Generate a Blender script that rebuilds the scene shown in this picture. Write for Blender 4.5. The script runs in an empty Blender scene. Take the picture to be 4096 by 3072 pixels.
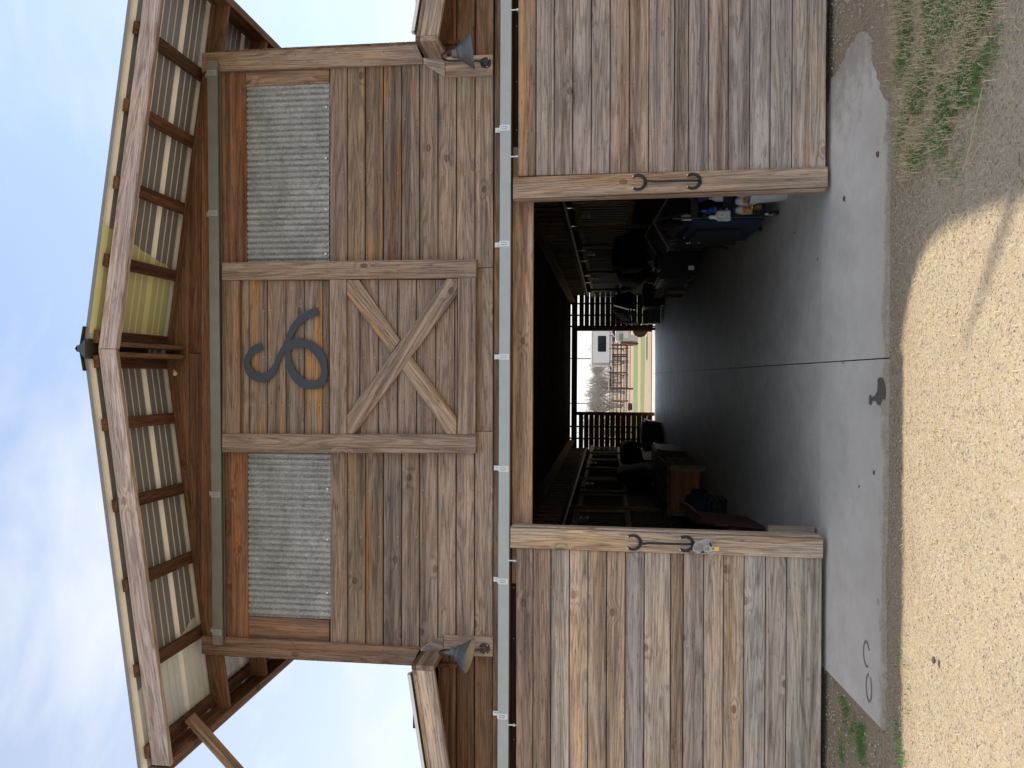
import bpy, math, random
from mathutils import Vector, Matrix, noise
random.seed(7)
R = math.radians
S = bpy.context.scene
COL = S.collection

# ------------------------------------------------------------------ camera
FPX = 3161.596                      # focal length in photo pixels (photo 4096 wide)
CP = Vector((0, -5.9, 1.57))        # eye height
cr = Vector((0.99993255, 0.00982932, 0.00618778))     # towards the barn's right
cu = Vector((-0.00494733, -0.12155652, 0.99257218))   # up
cd = Vector((-0.01050848, 0.99253584, 0.12149969))    # view direction
cam = bpy.data.cameras.new('camera'); co = bpy.data.objects.new('camera', cam); COL.objects.link(co)
cam.sensor_width = 36; cam.lens = FPX / 4096 * 36; cam.clip_end = 3000; cam.clip_start = .05
# the phone was held on its side: picture right = down, picture up = barn's right
co.matrix_world = Matrix(((-cu.x, cr.x, -cd.x, CP.x), (-cu.y, cr.y, -cd.y, CP.y), (-cu.z, cr.z, -cd.z, CP.z), (0, 0, 0, 1)))
S.camera = co

def ray(px, py): return cd + cr * ((1536 - py) / FPX) - cu * ((px - 2048) / FPX)
def P(px, py, y=0.0):
    """measured point on the upright plane Y=y"""
    v = ray(px, py); return CP + v * ((y - CP.y) / v.y)
def G(px, py, z=0.0):
    v = ray(px, py); return CP + v * ((z - CP.z) / v.z)

# ------------------------------------------------------------------ light
SD = Vector((.607, .127, 1)).normalized()       # towards the sun
W = bpy.data.worlds.new('World'); S.world = W; W.use_nodes = True
nt = W.node_tree; nt.nodes.clear()
def N(t, typ, **k):
    n = t.nodes.new(typ)
    for a, b in k.items(): setattr(n, a, b)
    return n
sky = N(nt, 'ShaderNodeTexSky', sky_type='NISHITA', sun_disc=False, sun_elevation=math.asin(SD.z), sun_rotation=math.atan2(SD.x, SD.y), air_density=1.0, dust_density=.7, ozone_density=1.6)
tc = N(nt, 'ShaderNodeTexCoord'); mp = N(nt, 'ShaderNodeMapping'); mp.inputs['Scale'].default_value = (1.3, 1.3, 3.2)
mp.inputs['Location'].default_value = (5.3, 1.4, .7)
nz = N(nt, 'ShaderNodeTexNoise'); nz.inputs['Scale'].default_value = 2.7; nz.inputs['Detail'].default_value = 7; nz.inputs['Roughness'].default_value = .55; nz.inputs['Distortion'].default_value = .35
cr1 = N(nt, 'ShaderNodeValToRGB'); cr1.color_ramp.elements[0].position = .44; cr1.color_ramp.elements[1].position = .84
cr1.color_ramp.elements[0].color = (.08, .08, .08, 1); cr1.color_ramp.elements[1].color = (.75, .75, .75, 1)
# more cloud and haze toward the left horizon
sep = N(nt, 'ShaderNodeSeparateXYZ'); mr = N(nt, 'ShaderNodeMapRange'); mr.inputs['From Min'].default_value = .70; mr.inputs['From Max'].default_value = .05; mr.inputs['To Min'].default_value = .0; mr.inputs['To Max'].default_value = .50
add = N(nt, 'ShaderNodeMath', operation='ADD', use_clamp=True)
mix = N(nt, 'ShaderNodeMix', data_type='RGBA'); mix.inputs['B'].default_value = (5.6, 5.75, 6.05, 1)
gam = N(nt, 'ShaderNodeMix', data_type='RGBA', blend_type='MULTIPLY'); gam.inputs['Factor'].default_value = 1; gam.inputs['B'].default_value = (1.72, 1.58, 1.44, 1)
bg = N(nt, 'ShaderNodeBackground'); bg.inputs['Strength'].default_value = .10
wo = N(nt, 'ShaderNodeOutputWorld')
L = nt.links.new
L(tc.outputs['Generated'], mp.inputs['Vector']); L(mp.outputs[0], nz.inputs['Vector']); L(nz.outputs['Fac'], cr1.inputs[0])
dz_ = N(nt, 'ShaderNodeMath', operation='MULTIPLY_ADD'); dz_.inputs[1].default_value = .5
L(tc.outputs['Generated'], sep.inputs[0]); L(sep.outputs['X'], dz_.inputs[0]); L(sep.outputs['Z'], dz_.inputs[2]); L(dz_.outputs[0], mr.inputs['Value'])
L(cr1.outputs[0], add.inputs[0]); L(mr.outputs[0], add.inputs[1]); L(sky.outputs[0], gam.inputs['A']); L(gam.outputs['Result'], mix.inputs['A'])
L(add.outputs[0], mix.inputs['Factor']); L(mix.outputs['Result'], bg.inputs['Color']); L(bg.outputs[0], wo.inputs[0])
sun = bpy.data.lights.new('sun', 'SUN'); sun.energy = 2.8; sun.angle = R(.6); sun.color = (1, .93, .82)
so = bpy.data.objects.new('sun', sun); COL.objects.link(so); so.rotation_euler = SD.to_track_quat('Z', 'Y').to_euler()
S.view_settings.view_transform = 'Standard'; S.view_settings.look = 'None'; S.view_settings.gamma = 1; S.view_settings.exposure = 0.84
S.view_settings.use_curve_mapping = False

# ------------------------------------------------------------------ materials
MATS = {}
def newmat(name):
    m = bpy.data.materials.new(name); m.use_nodes = True; MATS[name] = m
    t = m.node_tree; b = t.nodes['Principled BSDF']; return m, t, b
def simple(name, col, rough=.6, metal=0, var=.15, scale=30, bump=.0, spec=.5):
    m, t, b = newmat(name)
    tcn = N(t, 'ShaderNodeTexCoord'); no = N(t, 'ShaderNodeTexNoise'); no.inputs['Scale'].default_value = scale; no.inputs['Detail'].default_value = 5
    mx = N(t, 'ShaderNodeMix', data_type='RGBA')
    mx.inputs['A'].default_value = (*[c * (1 - var) for c in col], 1); mx.inputs['B'].default_value = (*[min(1, c * (1 + var)) for c in col], 1)
    t.links.new(tcn.outputs['Object'], no.inputs['Vector']); t.links.new(no.outputs['Fac'], mx.inputs['Factor']); t.links.new(mx.outputs['Result'], b.inputs['Base Color'])
    b.inputs['Roughness'].default_value = rough; b.inputs['Metallic'].default_value = metal; b.inputs['Specular IOR Level'].default_value = spec
    if bump:
        bp = N(t, 'ShaderNodeBump'); bp.inputs['Strength'].default_value = bump; bp.inputs['Distance'].default_value = .004
        t.links.new(no.outputs['Fac'], bp.inputs['Height']); t.links.new(bp.outputs[0], b.inputs['Normal'])
    return m

def M2(t, op, a, b=None, clamp=False):
    n = N(t, 'ShaderNodeMath', operation=op, use_clamp=clamp)
    for i, v in enumerate((a, b)):
        if v is None: continue
        if hasattr(v, 'links') or hasattr(v, 'is_linked'): t.links.new(v, n.inputs[i])
        else: n.inputs[i].default_value = v
    return n.outputs[0]
def MIX(t, fac, a, b, mode='MIX'):
    n = N(t, 'ShaderNodeMix', data_type='RGBA', blend_type=mode)
    for k, v in (('Factor', fac), ('A', a), ('B', b)):
        if hasattr(v, 'is_linked'): t.links.new(v, n.inputs[k])
        elif isinstance(v, (int, float)): n.inputs[k].default_value = v
        else: n.inputs[k].default_value = (*v, 1)
    return n.outputs['Result']
def NOISE(t, vec, sc, scale=1, detail=3, rough=.5, dist=0, dim='3D'):
    m = N(t, 'ShaderNodeMapping'); m.inputs['Scale'].default_value = sc; t.links.new(vec, m.inputs['Vector'])
    n = N(t, 'ShaderNodeTexNoise', noise_dimensions=dim); n.inputs['Scale'].default_value = scale; n.inputs['Detail'].default_value = detail
    n.inputs['Roughness'].default_value = rough; n.inputs['Distortion'].default_value = dist
    t.links.new(m.outputs[0], n.inputs['Vector']); return n.outputs['Fac']
def RANGE(t, v, a, b, c=0., d=1., smooth=False):
    n = N(t, 'ShaderNodeMapRange'); n.inputs['From Min'].default_value = a; n.inputs['From Max'].default_value = b
    n.inputs['To Min'].default_value = c; n.inputs['To Max'].default_value = d
    if smooth: n.interpolation_type = 'SMOOTHSTEP'
    t.links.new(v, n.inputs['Value']); return n.outputs[0]

def wood_mat(name, contrast=1.0):
    """weathered lumber: object colour gives the board's own tint, object alpha its amber staining, object random its figure"""
    m, t, b = newmat(name)
    tcn = N(t, 'ShaderNodeTexCoord'); oi = N(t, 'ShaderNodeObjectInfo')
    rnd = oi.outputs['Random']
    cb = N(t, 'ShaderNodeCombineXYZ')
    t.links.new(M2(t, 'MULTIPLY', rnd, 93.1), cb.inputs[0]); t.links.new(M2(t, 'MULTIPLY', rnd, 517.3), cb.inputs[1]); t.links.new(M2(t, 'MULTIPLY', rnd, 29.7), cb.inputs[2])
    va = N(t, 'ShaderNodeVectorMath', operation='ADD'); t.links.new(tcn.outputs['Object'], va.inputs[0]); t.links.new(cb.outputs[0], va.inputs[1])
    v = va.outputs[0]
    # knots
    mk = N(t, 'ShaderNodeMapping'); mk.inputs['Scale'].default_value = (2.0, 3.1, 0); t.links.new(v, mk.inputs['Vector'])
    vo = N(t, 'ShaderNodeTexVoronoi', voronoi_dimensions='2D'); vo.inputs['Scale'].default_value = 1; t.links.new(mk.outputs[0], vo.inputs['Vector'])
    kd = vo.outputs['Distance']
    sk = N(t, 'ShaderNodeSeparateColor'); t.links.new(vo.outputs['Color'], sk.inputs[0]); on = RANGE(t, sk.outputs[0], .70, .71)
    kd = M2(t, 'ADD', kd, M2(t, 'SUBTRACT', .6, M2(t, 'MULTIPLY', on, .6)))
    kf = RANGE(t, kd, .0, .24, 1, 0, True)
    ncore = NOISE(t, v, (.30, 5.6, 5.6), 1, 2.0, .4, .08)
    fld = M2(t, 'ADD', ncore, M2(t, 'MULTIPLY', kf, .07))
    # ring density varies from board to board
    freq = M2(t, 'ADD', M2(t, 'MULTIPLY', rnd, 80), 85)
    band = M2(t, 'SINE', M2(t, 'MULTIPLY', fld, freq))
    band = RANGE(t, band, -.1, .95, 0, 1, True)
    fib = NOISE(t, v, (5, 130, 130), 1, 3, .6)
    strk = NOISE(t, v, (.7, 24, 24), 1, 5, .7, .1)
    mott = NOISE(t, v, (2.2, 7, 7), 1, 4, .6)
    wx = NOISE(t, v, (9, 60, 60), 1, 3, .7)
    base = MIX(t, 1., oi.outputs['Color'], (1.52, 1.53, 1.56), 'MULTIPLY')
    c = MIX(t, RANGE(t, strk, .3, .72), MIX(t, 1., base, (.76, .74, .73), 'MULTIPLY'), MIX(t, 1., base, (1.24, 1.2, 1.17), 'MULTIPLY'))
    c = MIX(t, RANGE(t, mott, .48, .74, 0, .65), c, MIX(t, 1., c, (.68, .70, .745), 'MULTIPLY'))          # grey weathering
    c = MIX(t, RANGE(t, mott, .48, .22, 0, .6), c, MIX(t, 1., c, (1.22, 1.05, .86), 'MULTIPLY'))           # warmer wood
    lg = NOISE(t, v, (.28, 13, 13), 1, 4, .6)
    c = MIX(t, RANGE(t, lg, .50, .64, 0, .85), c, MIX(t, 1., c, (.52, .49, .485), 'MULTIPLY'))
    c = MIX(t, RANGE(t, lg, .46, .34, 0, .5), c, MIX(t, 1., c, (1.36, 1.33, 1.29), 'MULTIPLY'))
    st = M2(t, 'MULTIPLY', RANGE(t, NOISE(t, v, (.9, 11, 11), 1, 3, .5), .50, .64, 0, 1, True), oi.outputs['Alpha'])
    c = MIX(t, st, c, MIX(t, 1., c, (1.5, 1.05, .52), 'MULTIPLY'))
    c = MIX(t, M2(t, 'MULTIPLY', band, .46 * contrast), c, MIX(t, 1., c, (.46, .38, .33), 'MULTIPLY'))
    c = MIX(t, RANGE(t, fib, .47, .68, 0, .85 * contrast), c, MIX(t, 1., c, (.5, .47, .46), 'MULTIPLY'))
    c = MIX(t, RANGE(t, wx, .58, .70, 0, .8), c, MIX(t, 1., c, (.40, .39, .41), 'MULTIPLY'))      # dark flecks of mildew
    kcore = RANGE(t, kd, .02, .045, 1, 0, True); kring = M2(t, 'SUBTRACT', RANGE(t, kd, .045, .075, 1, 0, True), kcore, True)
    c = MIX(t, M2(t, 'MULTIPLY', kcore, .6), c, MIX(t, 1., c, (.45, .32, .25), 'MULTIPLY'))
    c = MIX(t, M2(t, 'MULTIPLY', kring, .7), c, MIX(t, 1., c, (.34, .26, .22), 'MULTIPLY'))
    t.links.new(c, b.inputs['Base Color']); b.inputs['Roughness'].default_value = .82; b.inputs['Specular IOR Level'].default_value = .25
    h = M2(t, 'ADD', M2(t, 'MULTIPLY', band, -.6), M2(t, 'MULTIPLY', fib, 1.0))
    bp = N(t, 'ShaderNodeBump'); bp.inputs['Strength'].default_value = .5; bp.inputs['Distance'].default_value = .003
    t.links.new(h, bp.inputs['Height']); t.links.new(bp.outputs[0], b.inputs['Normal'])
    return m
WOOD = wood_mat('weathered_wood')

def galv_mat():
    m, t, b = newmat('galvanised_corrugated')
    tcn = N(t, 'ShaderNodeTexCoord'); v = tcn.outputs['Object']
    mp_ = N(t, 'ShaderNodeMapping'); mp_.inputs['Scale'].default_value = (22, 1, 17); t.links.new(v, mp_.inputs['Vector'])
    dn = N(t, 'ShaderNodeTexNoise'); dn.inputs['Scale'].default_value = .8; dn.inputs['Detail'].default_value = 3; t.links.new(mp_.outputs[0], dn.inputs['Vector'])
    ad = N(t, 'ShaderNodeVectorMath', operation='MULTIPLY_ADD'); t.links.new(dn.outputs['Color'], ad.inputs[0]); ad.inputs[1].default_value = (1.6, 1.6, 1.6); t.links.new(mp_.outputs[0], ad.inputs[2])
    vo = N(t, 'ShaderNodeTexVoronoi'); t.links.new(ad.outputs[0], vo.inputs['Vector'])
    sp = N(t, 'ShaderNodeSeparateColor'); t.links.new(vo.outputs['Color'], sp.inputs[0])
    big = NOISE(t, v, (3, 1, 5), 1, 4, .6)
    stx = NOISE(t, v, (28, 1, 2.2), 1, 4, .6)
    c = MIX(t, sp.outputs[0], (.235, .232, .22), (.42, .415, .395))
    c = MIX(t, RANGE(t, big, .3, .7), MIX(t, 1., c, (.72, .74, .74), 'MULTIPLY'), MIX(t, 1., c, (1.15, 1.15, 1.15), 'MULTIPLY'))
    c = MIX(t, RANGE(t, stx, .58, .75, 0, .5), c, (.11, .115, .12))
    t.links.new(c, b.inputs['Base Color']); b.inputs['Metallic'].default_value = .2
    t.links.new(RANGE(t, sp.outputs[1], 0, 1, .38, .62), b.inputs['Roughness'])
    bp = N(t, 'ShaderNodeBump'); bp.inputs['Strength'].default_value = .35; bp.inputs['Distance'].default_value = .003; t.links.new(stx, bp.inputs['Height']); t.links.new(bp.outputs[0], b.inputs['Normal'])
    return m
GALV = galv_mat()

def concrete_mat(name, rough, a, b_, smooth=False):
    m, t, b = newmat(name)
    tcn = N(t, 'ShaderNodeTexCoord'); v = tcn.outputs['Object']
    n1 = NOISE(t, v, (1, .6, 1), 2.2, 6, .6); n2 = NOISE(t, v, (1, 1, 1), 60, 4, .65); n3 = NOISE(t, v, (1, 1, 1), 7, 4, .6, .4); n4 = NOISE(t, v, (2, 9, 1), 3, 5, .7)
    c = MIX(t, RANGE(t, n1, .3, .7), a, b_)
    c = MIX(t, RANGE(t, n3, .35, .75, 0, .5), c, MIX(t, 1., c, (.80, .76, .72), 'MULTIPLY'))
    c = MIX(t, RANGE(t, n2, .58, .8, 0, .5), c, MIX(t, 1., c, (.6, .6, .6), 'MULTIPLY'))
    c = MIX(t, RANGE(t, n4, .66, .76, 0, .45), c, MIX(t, 1., c, (.5, .47, .45), 'MULTIPLY'))
    if not smooth:
        sx = N(t, 'ShaderNodeSeparateXYZ'); t.links.new(v, sx.inputs[0])
        e1 = M2(t, 'ADD', sx.outputs[1], M2(t, 'MULTIPLY', M2(t, 'SUBTRACT', n3, .5), .28))
        e2 = M2(t, 'SUBTRACT', 1.75, M2(t, 'ADD', sx.outputs[0], M2(t, 'MULTIPLY', M2(t, 'SUBTRACT', n3, .5), 1.0)))
        d1 = RANGE(t, e1, -1.05, -1.17, 0, .85, True); d2 = RANGE(t, e2, .15, -.45, 0, .75, True); d3 = RANGE(t, e1, -.55, -1.15, 0, .30, True)
        dd = M2(t, 'MAXIMUM', M2(t, 'MAXIMUM', d1, d2), d3)
        c = MIX(t, M2(t, 'MULTIPLY', dd, RANGE(t, n2, .3, .6, .55, 1)), c, (.30, .235, .165))
    sp = NOISE(t, v, (1, 1, 1), 240, 2, .6)
    c = MIX(t, RANGE(t, sp, .62, .75, 0, .45), c, MIX(t, 1., c, (1.4, 1.38, 1.35), 'MULTIPLY'))
    t.links.new(c, b.inputs['Base Color']); b.inputs['Specular IOR Level'].default_value = .22
    t.links.new(RANGE(t, n3, .3, .7, rough - .1, rough + .12), b.inputs['Roughness'])
    bp = N(t, 'ShaderNodeBump'); bp.inputs['Strength'].default_value = .25; bp.inputs['Distance'].default_value = .002 if smooth else .005
    t.links.new(M2(t, 'ADD', n2, M2(t, 'MULTIPLY', n4, 1.0)), bp.inputs['Height']); t.links.new(bp.outputs[0], b.inputs['Normal'])
    return m
APRON = concrete_mat('broomed_concrete', .85, (.62, .555, .465), (.76, .69, .585))
FLOOR = concrete_mat('worn_floor_concrete', .52, (.60, .53, .435), (.75, .67, .56), True)

def dirt_mat():
    m, t, b = newmat('gravelly_dirt')
    tcn = N(t, 'ShaderNodeTexCoord'); v = tcn.outputs['Object']
    n1 = NOISE(t, v, (1, 1, 1), 1.3, 5, .6); n2 = NOISE(t, v, (1, 1, 1), 75, 5, .7); n3 = NOISE(t, v, (1, 1, 1), 11, 5, .65)
    vo = N(t, 'ShaderNodeTexVoronoi'); vo.inputs['Scale'].default_value = 95; t.links.new(v, vo.inputs['Vector'])
    sp = N(t, 'ShaderNodeSeparateColor'); t.links.new(vo.outputs['Color'], sp.inputs[0])
    c = MIX(t, RANGE(t, n1, .3, .7), (.43, .340, .228), (.48, .385, .265))
    c = MIX(t, RANGE(t, n2, .35, .65, .0, .8), MIX(t, 1., c, (.74, .72, .69), 'MULTIPLY'), MIX(t, 1., c, (1.15, 1.14, 1.11), 'MULTIPLY'))
    c = MIX(t, RANGE(t, n3, .60, .70, 0, .45), c, (.155, .11, .07))
    c = MIX(t, RANGE(t, sp.outputs[0], .70, .98, 0, .6), c, (.52, .46, .36))
    c = MIX(t, RANGE(t, sp.outputs[1], .88, .96, 0, .6), c, (.14, .11, .09))
    # darker, browner soil along the barn
    sx = N(t, 'ShaderNodeSeparateXYZ'); t.links.new(v, sx.inputs[0])
    edge = M2(t, 'ADD', sx.outputs[1], M2(t, 'MULTIPLY', M2(t, 'SUBTRACT', n1, .5), .9))
    soil = RANGE(t, edge, -1.75, -1.25, 0, .42, True)
    c = MIX(t, soil, c, MIX(t, 1., c, (.60, .50, .42), 'MULTIPLY'))
    t.links.new(c, b.inputs['Base Color']); b.inputs['Roughness'].default_value = .95; b.inputs['Specular IOR Level'].default_value = .15
    bp = N(t, 'ShaderNodeBump'); bp.inputs['Strength'].default_value = .6; bp.inputs['Distance'].default_value = .005
    t.links.new(M2(t, 'ADD', n2, M2(t, 'MULTIPLY', vo.outputs['Distance'], -1.2)), bp.inputs['Height']); t.links.new(bp.outputs[0], b.inputs['Normal'])
    return m
DIRT = dirt_mat()
simple('track_paint', (.40, .43, .425), .42, .35, .10, 14)
simple('track_dark', (.23, .235, .21), .45, .3, .2, 10)
simple('zinc', (.58, .60, .60), .35, .8, .12, 60)
simple('cream_metal', (.92, .915, .89), .55, 0, .06, 25)
simple('taupe_metal', (.235, .235, .235), .5, 0, .10, 6)
simple('taupe_line', (.60, .60, .59), .5, 0, .08, 8)
simple('olive_metal', (.85, .87, .48), .5, 0, .05, 8)
simple('olive_dark', (.60, .62, .33), .5, 0, .06, 8)
simple('olive_light', (.88, .90, .58), .5, 0, .05, 8)
simple('sheet_edge', (.21, .20, .18), .5, 0, .1, 6)
simple('bounce_pale', (.74, .77, .73), .5, 0, .12, 14)
simple('white_metal', (.74, .74, .72), .4, 0, .08, 6)
simple('green_grey_metal', (.085, .09, .075), .35, .4, .12, 9)
simple('charcoal_paint', (.040, .045, .052), .5, .1, .14, 18)
simple('black_iron', (.028, .032, .035), .5, .5, .3, 50, .4)
simple('lamp_zinc', (.14, .145, .14), .5, .5, .28, 26, .3)
simple('lamp_inside', (.40, .36, .28), .5, 0, .08, 20)
simple('lamp_arm', (.045, .047, .05), .45, .3, .2, 30)
simple('rust', (.13, .050, .028), .85, 0, .4, 60, .5)
simple('brass', (.72, .56, .26), .3, .9, .1, 40)
simple('screw_gold', (.75, .62, .38), .35, .6, .1, 40)
simple('cable_vinyl', (.50, .51, .50), .35, .1, .08, 60)
simple('black_plastic', (.012, .012, .014), .45, 0, .3, 20)
simple('black_cloth', (.009, .009, .012), .9, 0, .4, 35, .4)
simple('blue_cloth', (.012, .016, .035), .9, 0, .4, 25, .4)
simple('blue_plastic', (.02, .11, .60), .28, 0, .1, 20)
simple('white_plastic', (.60, .60, .58), .42, 0, .12, 18)
simple('dirty_white', (.56, .56, .54), .5, 0, .22, 12)
simple('orange_label', (.72, .24, .05), .5, 0, .08, 30)
simple('black_print', (.012, .012, .016), .6, 0, .1, 30)
simple('navy_print', (.010, .014, .055), .5, 0, .1, 30)
simple('pale_print', (.50, .52, .56), .6, 0, .1, 30)
simple('amber', (.16, .055, .035), .35, 0, .2, 30)
simple('yellow', (.60, .45, .06), .5, 0, .1, 30)
simple('purple', (.035, .018, .07), .8, 0, .2, 30)
simple('chrome', (.75, .76, .78), .18, 1, .04, 30)
simple('red_board', (.085, .026, .018), .75, 0, .25, 9)
simple('tan_leather', (.17, .08, .035), .6, 0, .25, 20)
simple('grey_plastic', (.20, .20, .20), .5, 0, .1, 20)
simple('grille_bar', (.20, .20, .20), .4, .6, .1, 20)
simple('straw', (.60, .48, .27), .8, 0, .22, 9)
simple('grass', (.12, .24, .05), .7, 0, .45, 7)
simple('grass_bright', (.15, .185, .05), .9, 0, .55, 3.5)
simple('pebble', (.45, .39, .30), .85, 0, .25, 40)
simple('dark_clod', (.11, .085, .06), .95, 0, .4, 60, .6)
simple('leaf_red', (.20, .055, .025), .6, 0, .3, 40)
simple('leaf_brown', (.17, .085, .035), .7, 0, .3, 40)
simple('bark', (.30, .28, .25), .9, 0, .35, 3)
simple('rusty_pipe', (.11, .055, .045), .8, .1, .3, 4)
simple('window_glass', (.012, .014, .018), .12, 0, .1, 5)
simple('tyre', (.028, .028, .028), .85, 0, .2, 20)
simple('trailer_white', (.72, .72, .70), .35, 0, .06, 3)
simple('green_stripe', (.02, .22, .07), .4, 0, .1, 6)
simple('weed_seed', (.5, .42, .22), .9, 0, .2, 9)
simple('cut_joint', (.03, .03, .03), .9, 0, .1, 9)
simple('stain_damp', (.12, .10, .08), .8, 0, .6, 60)
simple('print_grey', (.20, .19, .18), .8, 0, .3, 40)
simple('sand_track', (.34, .25, .155), .95, 0, .25, 3)
simple('concrete_pale', (.55, .49, .41), .8, 0, .08, 3)
simple('water_tank', (.02, .02, .025), .5, 0, .2, 5)
simple('shed_roof', (.62, .60, .56), .5, 0, .1, 1)
M = MATS

# ------------------------------------------------------------------ objects and meshes
WM = {}
def tag(o, label=None, cat=None, group=None, kind=None):
    for k, v in (('label', label), ('category', cat), ('group', group), ('kind', kind)):
        if v: o[k] = v
    return o
def _place(o, mw, parent):
    WM[o.name] = mw
    if parent is not None:
        o.parent = parent; o.matrix_parent_inverse = Matrix.Identity(4)
        o.matrix_basis = WM[parent.name].inverted() @ mw
    else: o.matrix_basis = mw
    return o
def root(name, loc, label=None, cat=None, group=None, parent=None, kind=None):
    o = bpy.data.objects.new(name, None); COL.objects.link(o); o.empty_display_size = .1
    _place(o, Matrix.Translation(Vector(loc)), parent); return tag(o, label, cat, group, kind)
class MB:
    def __init__(s): s.v = []; s.f = []; s.m = []; s.mi = 0
    def add(s, vs, fs):
        k = len(s.v); s.v += [Vector(v) for v in vs]
        for f in fs: s.f.append([i + k for i in f]); s.m.append(s.mi)
    def box(s, a, b):
        x0, y0, z0 = a; x1, y1, z1 = b
        s.add([(x0, y0, z0), (x1, y0, z0), (x1, y1, z0), (x0, y1, z0), (x0, y0, z1), (x1, y0, z1), (x1, y1, z1), (x0, y1, z1)],
              [(0, 3, 2, 1), (4, 5, 6, 7), (0, 1, 5, 4), (1, 2, 6, 5), (2, 3, 7, 6), (3, 0, 4, 7)])
    def prism(s, pts, d, ch=0.0):
        """polygon pts extruded along d; ch chamfers the rim of the start face"""
        pts = [Vector(p) for p in pts]; n = len(pts); d = Vector(d); c = sum(pts, Vector()) / n
        nrm = sum(((pts[i] - c).cross(pts[(i + 1) % n] - c) for i in range(n)), Vector())
        if nrm.dot(d) > 0: pts.reverse()
        fr = pts; rings = []
        if ch:
            inn = []
            for i in range(n):
                a = (pts[i - 1] - pts[i]).normalized(); b = (pts[(i + 1) % n] - pts[i]).normalized()
                sn = max(.25, a.cross(b).length); inn.append(pts[i] + (a + b) * (ch / sn))
            rings.append(inn); rings.append([p + d.normalized() * ch for p in pts])
        else: rings.append(pts)
        rings.append([p + d for p in pts])
        vs = [p for r_ in rings for p in r_]; fs = [tuple(range(n))]
        for k in range(len(rings) - 1):
            for i in range(n):
                j = (i + 1) % n; fs.append((k * n + i, (k + 1) * n + i, (k + 1) * n + j, k * n + j))
        k = (len(rings) - 1) * n; fs.append(tuple(reversed(range(k, k + n))))
        s.add(vs, fs)
    def tube(s, pts, r, n=8, closed=False, flat=1.0, nrm=None, cap=True):
        pts = [Vector(p) for p in pts]; m = len(pts); rr = r if isinstance(r, (list, tuple)) else [r] * m
        vs = []; prev = None
        for i, p in enumerate(pts):
            if closed: t = pts[(i + 1) % m] - pts[i - 1]
            else: t = pts[min(i + 1, m - 1)] - pts[max(i - 1, 0)]
            t.normalize()
            if nrm is not None: a = Vector(nrm) - t * t.dot(Vector(nrm))
            elif prev is None: a = t.orthogonal()
            else: a = prev - t * t.dot(prev)
            a.normalize(); prev = a; b = t.cross(a)
            for k in range(n):
                an = 2 * math.pi * k / n; vs.append(p + a * (math.cos(an) * rr[i] * flat) + b * (math.sin(an) * rr[i]))
        fs = []
        for i in range(m if closed else m - 1):
            for k in range(n):
                j = (i + 1) % m; fs.append((i * n + k, i * n + (k + 1) % n, j * n + (k + 1) % n, j * n + k))
        if not closed and cap: fs += [tuple(reversed(range(n))), tuple(range((m - 1) * n, m * n))]
        s.add(vs, fs)
    def lathe(s, prof, c=(0, 0, 0), n=24, axis='Z', rot=None, sx=1, sy=1):
        vs = []; fs = []; c = Vector(c)
        for (r_, h) in prof:
            for k in range(n):
                an = 2 * math.pi * k / n; q = Vector((math.cos(an) * r_ * sx, math.sin(an) * r_ * sy, h))
                if axis == 'Y': q = Vector((q.x, q.z, q.y))
                if axis == 'X': q = Vector((q.z, q.x, q.y))
                if rot is not None: q = rot @ q
                vs.append(c + q)
        m = len(prof)
        for i in range(m - 1):
            for k in range(n): fs.append((i * n + k, i * n + (k + 1) % n, (i + 1) * n + (k + 1) % n, (i + 1) * n + k))
        s.add(vs, fs + [tuple(reversed(range(n))), tuple(range((m - 1) * n, m * n))])
    def build(s, name, mat, parent=None, origin=None, xdir=None, zdir=None, smooth=False, col=None):
        """link as one mesh object whose own frame sits at origin with X along xdir"""
        if origin is None: origin = sum(s.v, Vector()) / max(1, len(s.v))
        X = Vector(xdir).normalized() if xdir is not None else Vector((1, 0, 0))
        Z = Vector(zdir) if zdir is not None else Vector((0, 0, 1))
        if abs(X.dot(Z.normalized())) > .98: Z = Vector((0, 1, 0)) if abs(X.y) < .9 else Vector((1, 0, 0))
        Z = (Z - X * Z.dot(X)).normalized(); Y = Z.cross(X)
        mw = Matrix.Translation(origin) @ Matrix((X, Y, Z)).transposed().to_4x4(); inv = mw.inverted()
        me = bpy.data.meshes.new(name); me.from_pydata([inv @ v for v in s.v], [], s.f)
        mats = mat if isinstance(mat, (list, tuple)) else [mat]
        for q in mats: me.materials.append(q)
        if len(mats) > 1: me.polygons.foreach_set('material_index', s.m)
        if smooth:
            me.polygons.foreach_set('use_smooth', [True] * len(me.polygons))
            try: me.set_sharp_from_angle(angle=R(40))
            except Exception: pass
        me.update()
        o = bpy.data.objects.new(name, me); COL.objects.link(o); _place(o, mw, parent)
        if col: o.color = col
        return o
def j(a): return random.uniform(-a, a)
def tint(c, v=.10, amber=0.0, hue=.03):
    k = 1 + j(v); h = j(hue)
    return (max(0, c[0] * k * (1 + h)), max(0, c[1] * k), max(0, c[2] * k * (1 - h)), amber)
def board(name, pts, depth, parent, col, xdir, ch=.0035, mat=None, zdir=None):
    mb = MB(); mb.prism(pts, depth, ch)
    return mb.build(name, mat or WOOD, parent, xdir=xdir, zdir=zdir if zdir is not None else -Vector(depth), col=col)
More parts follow.
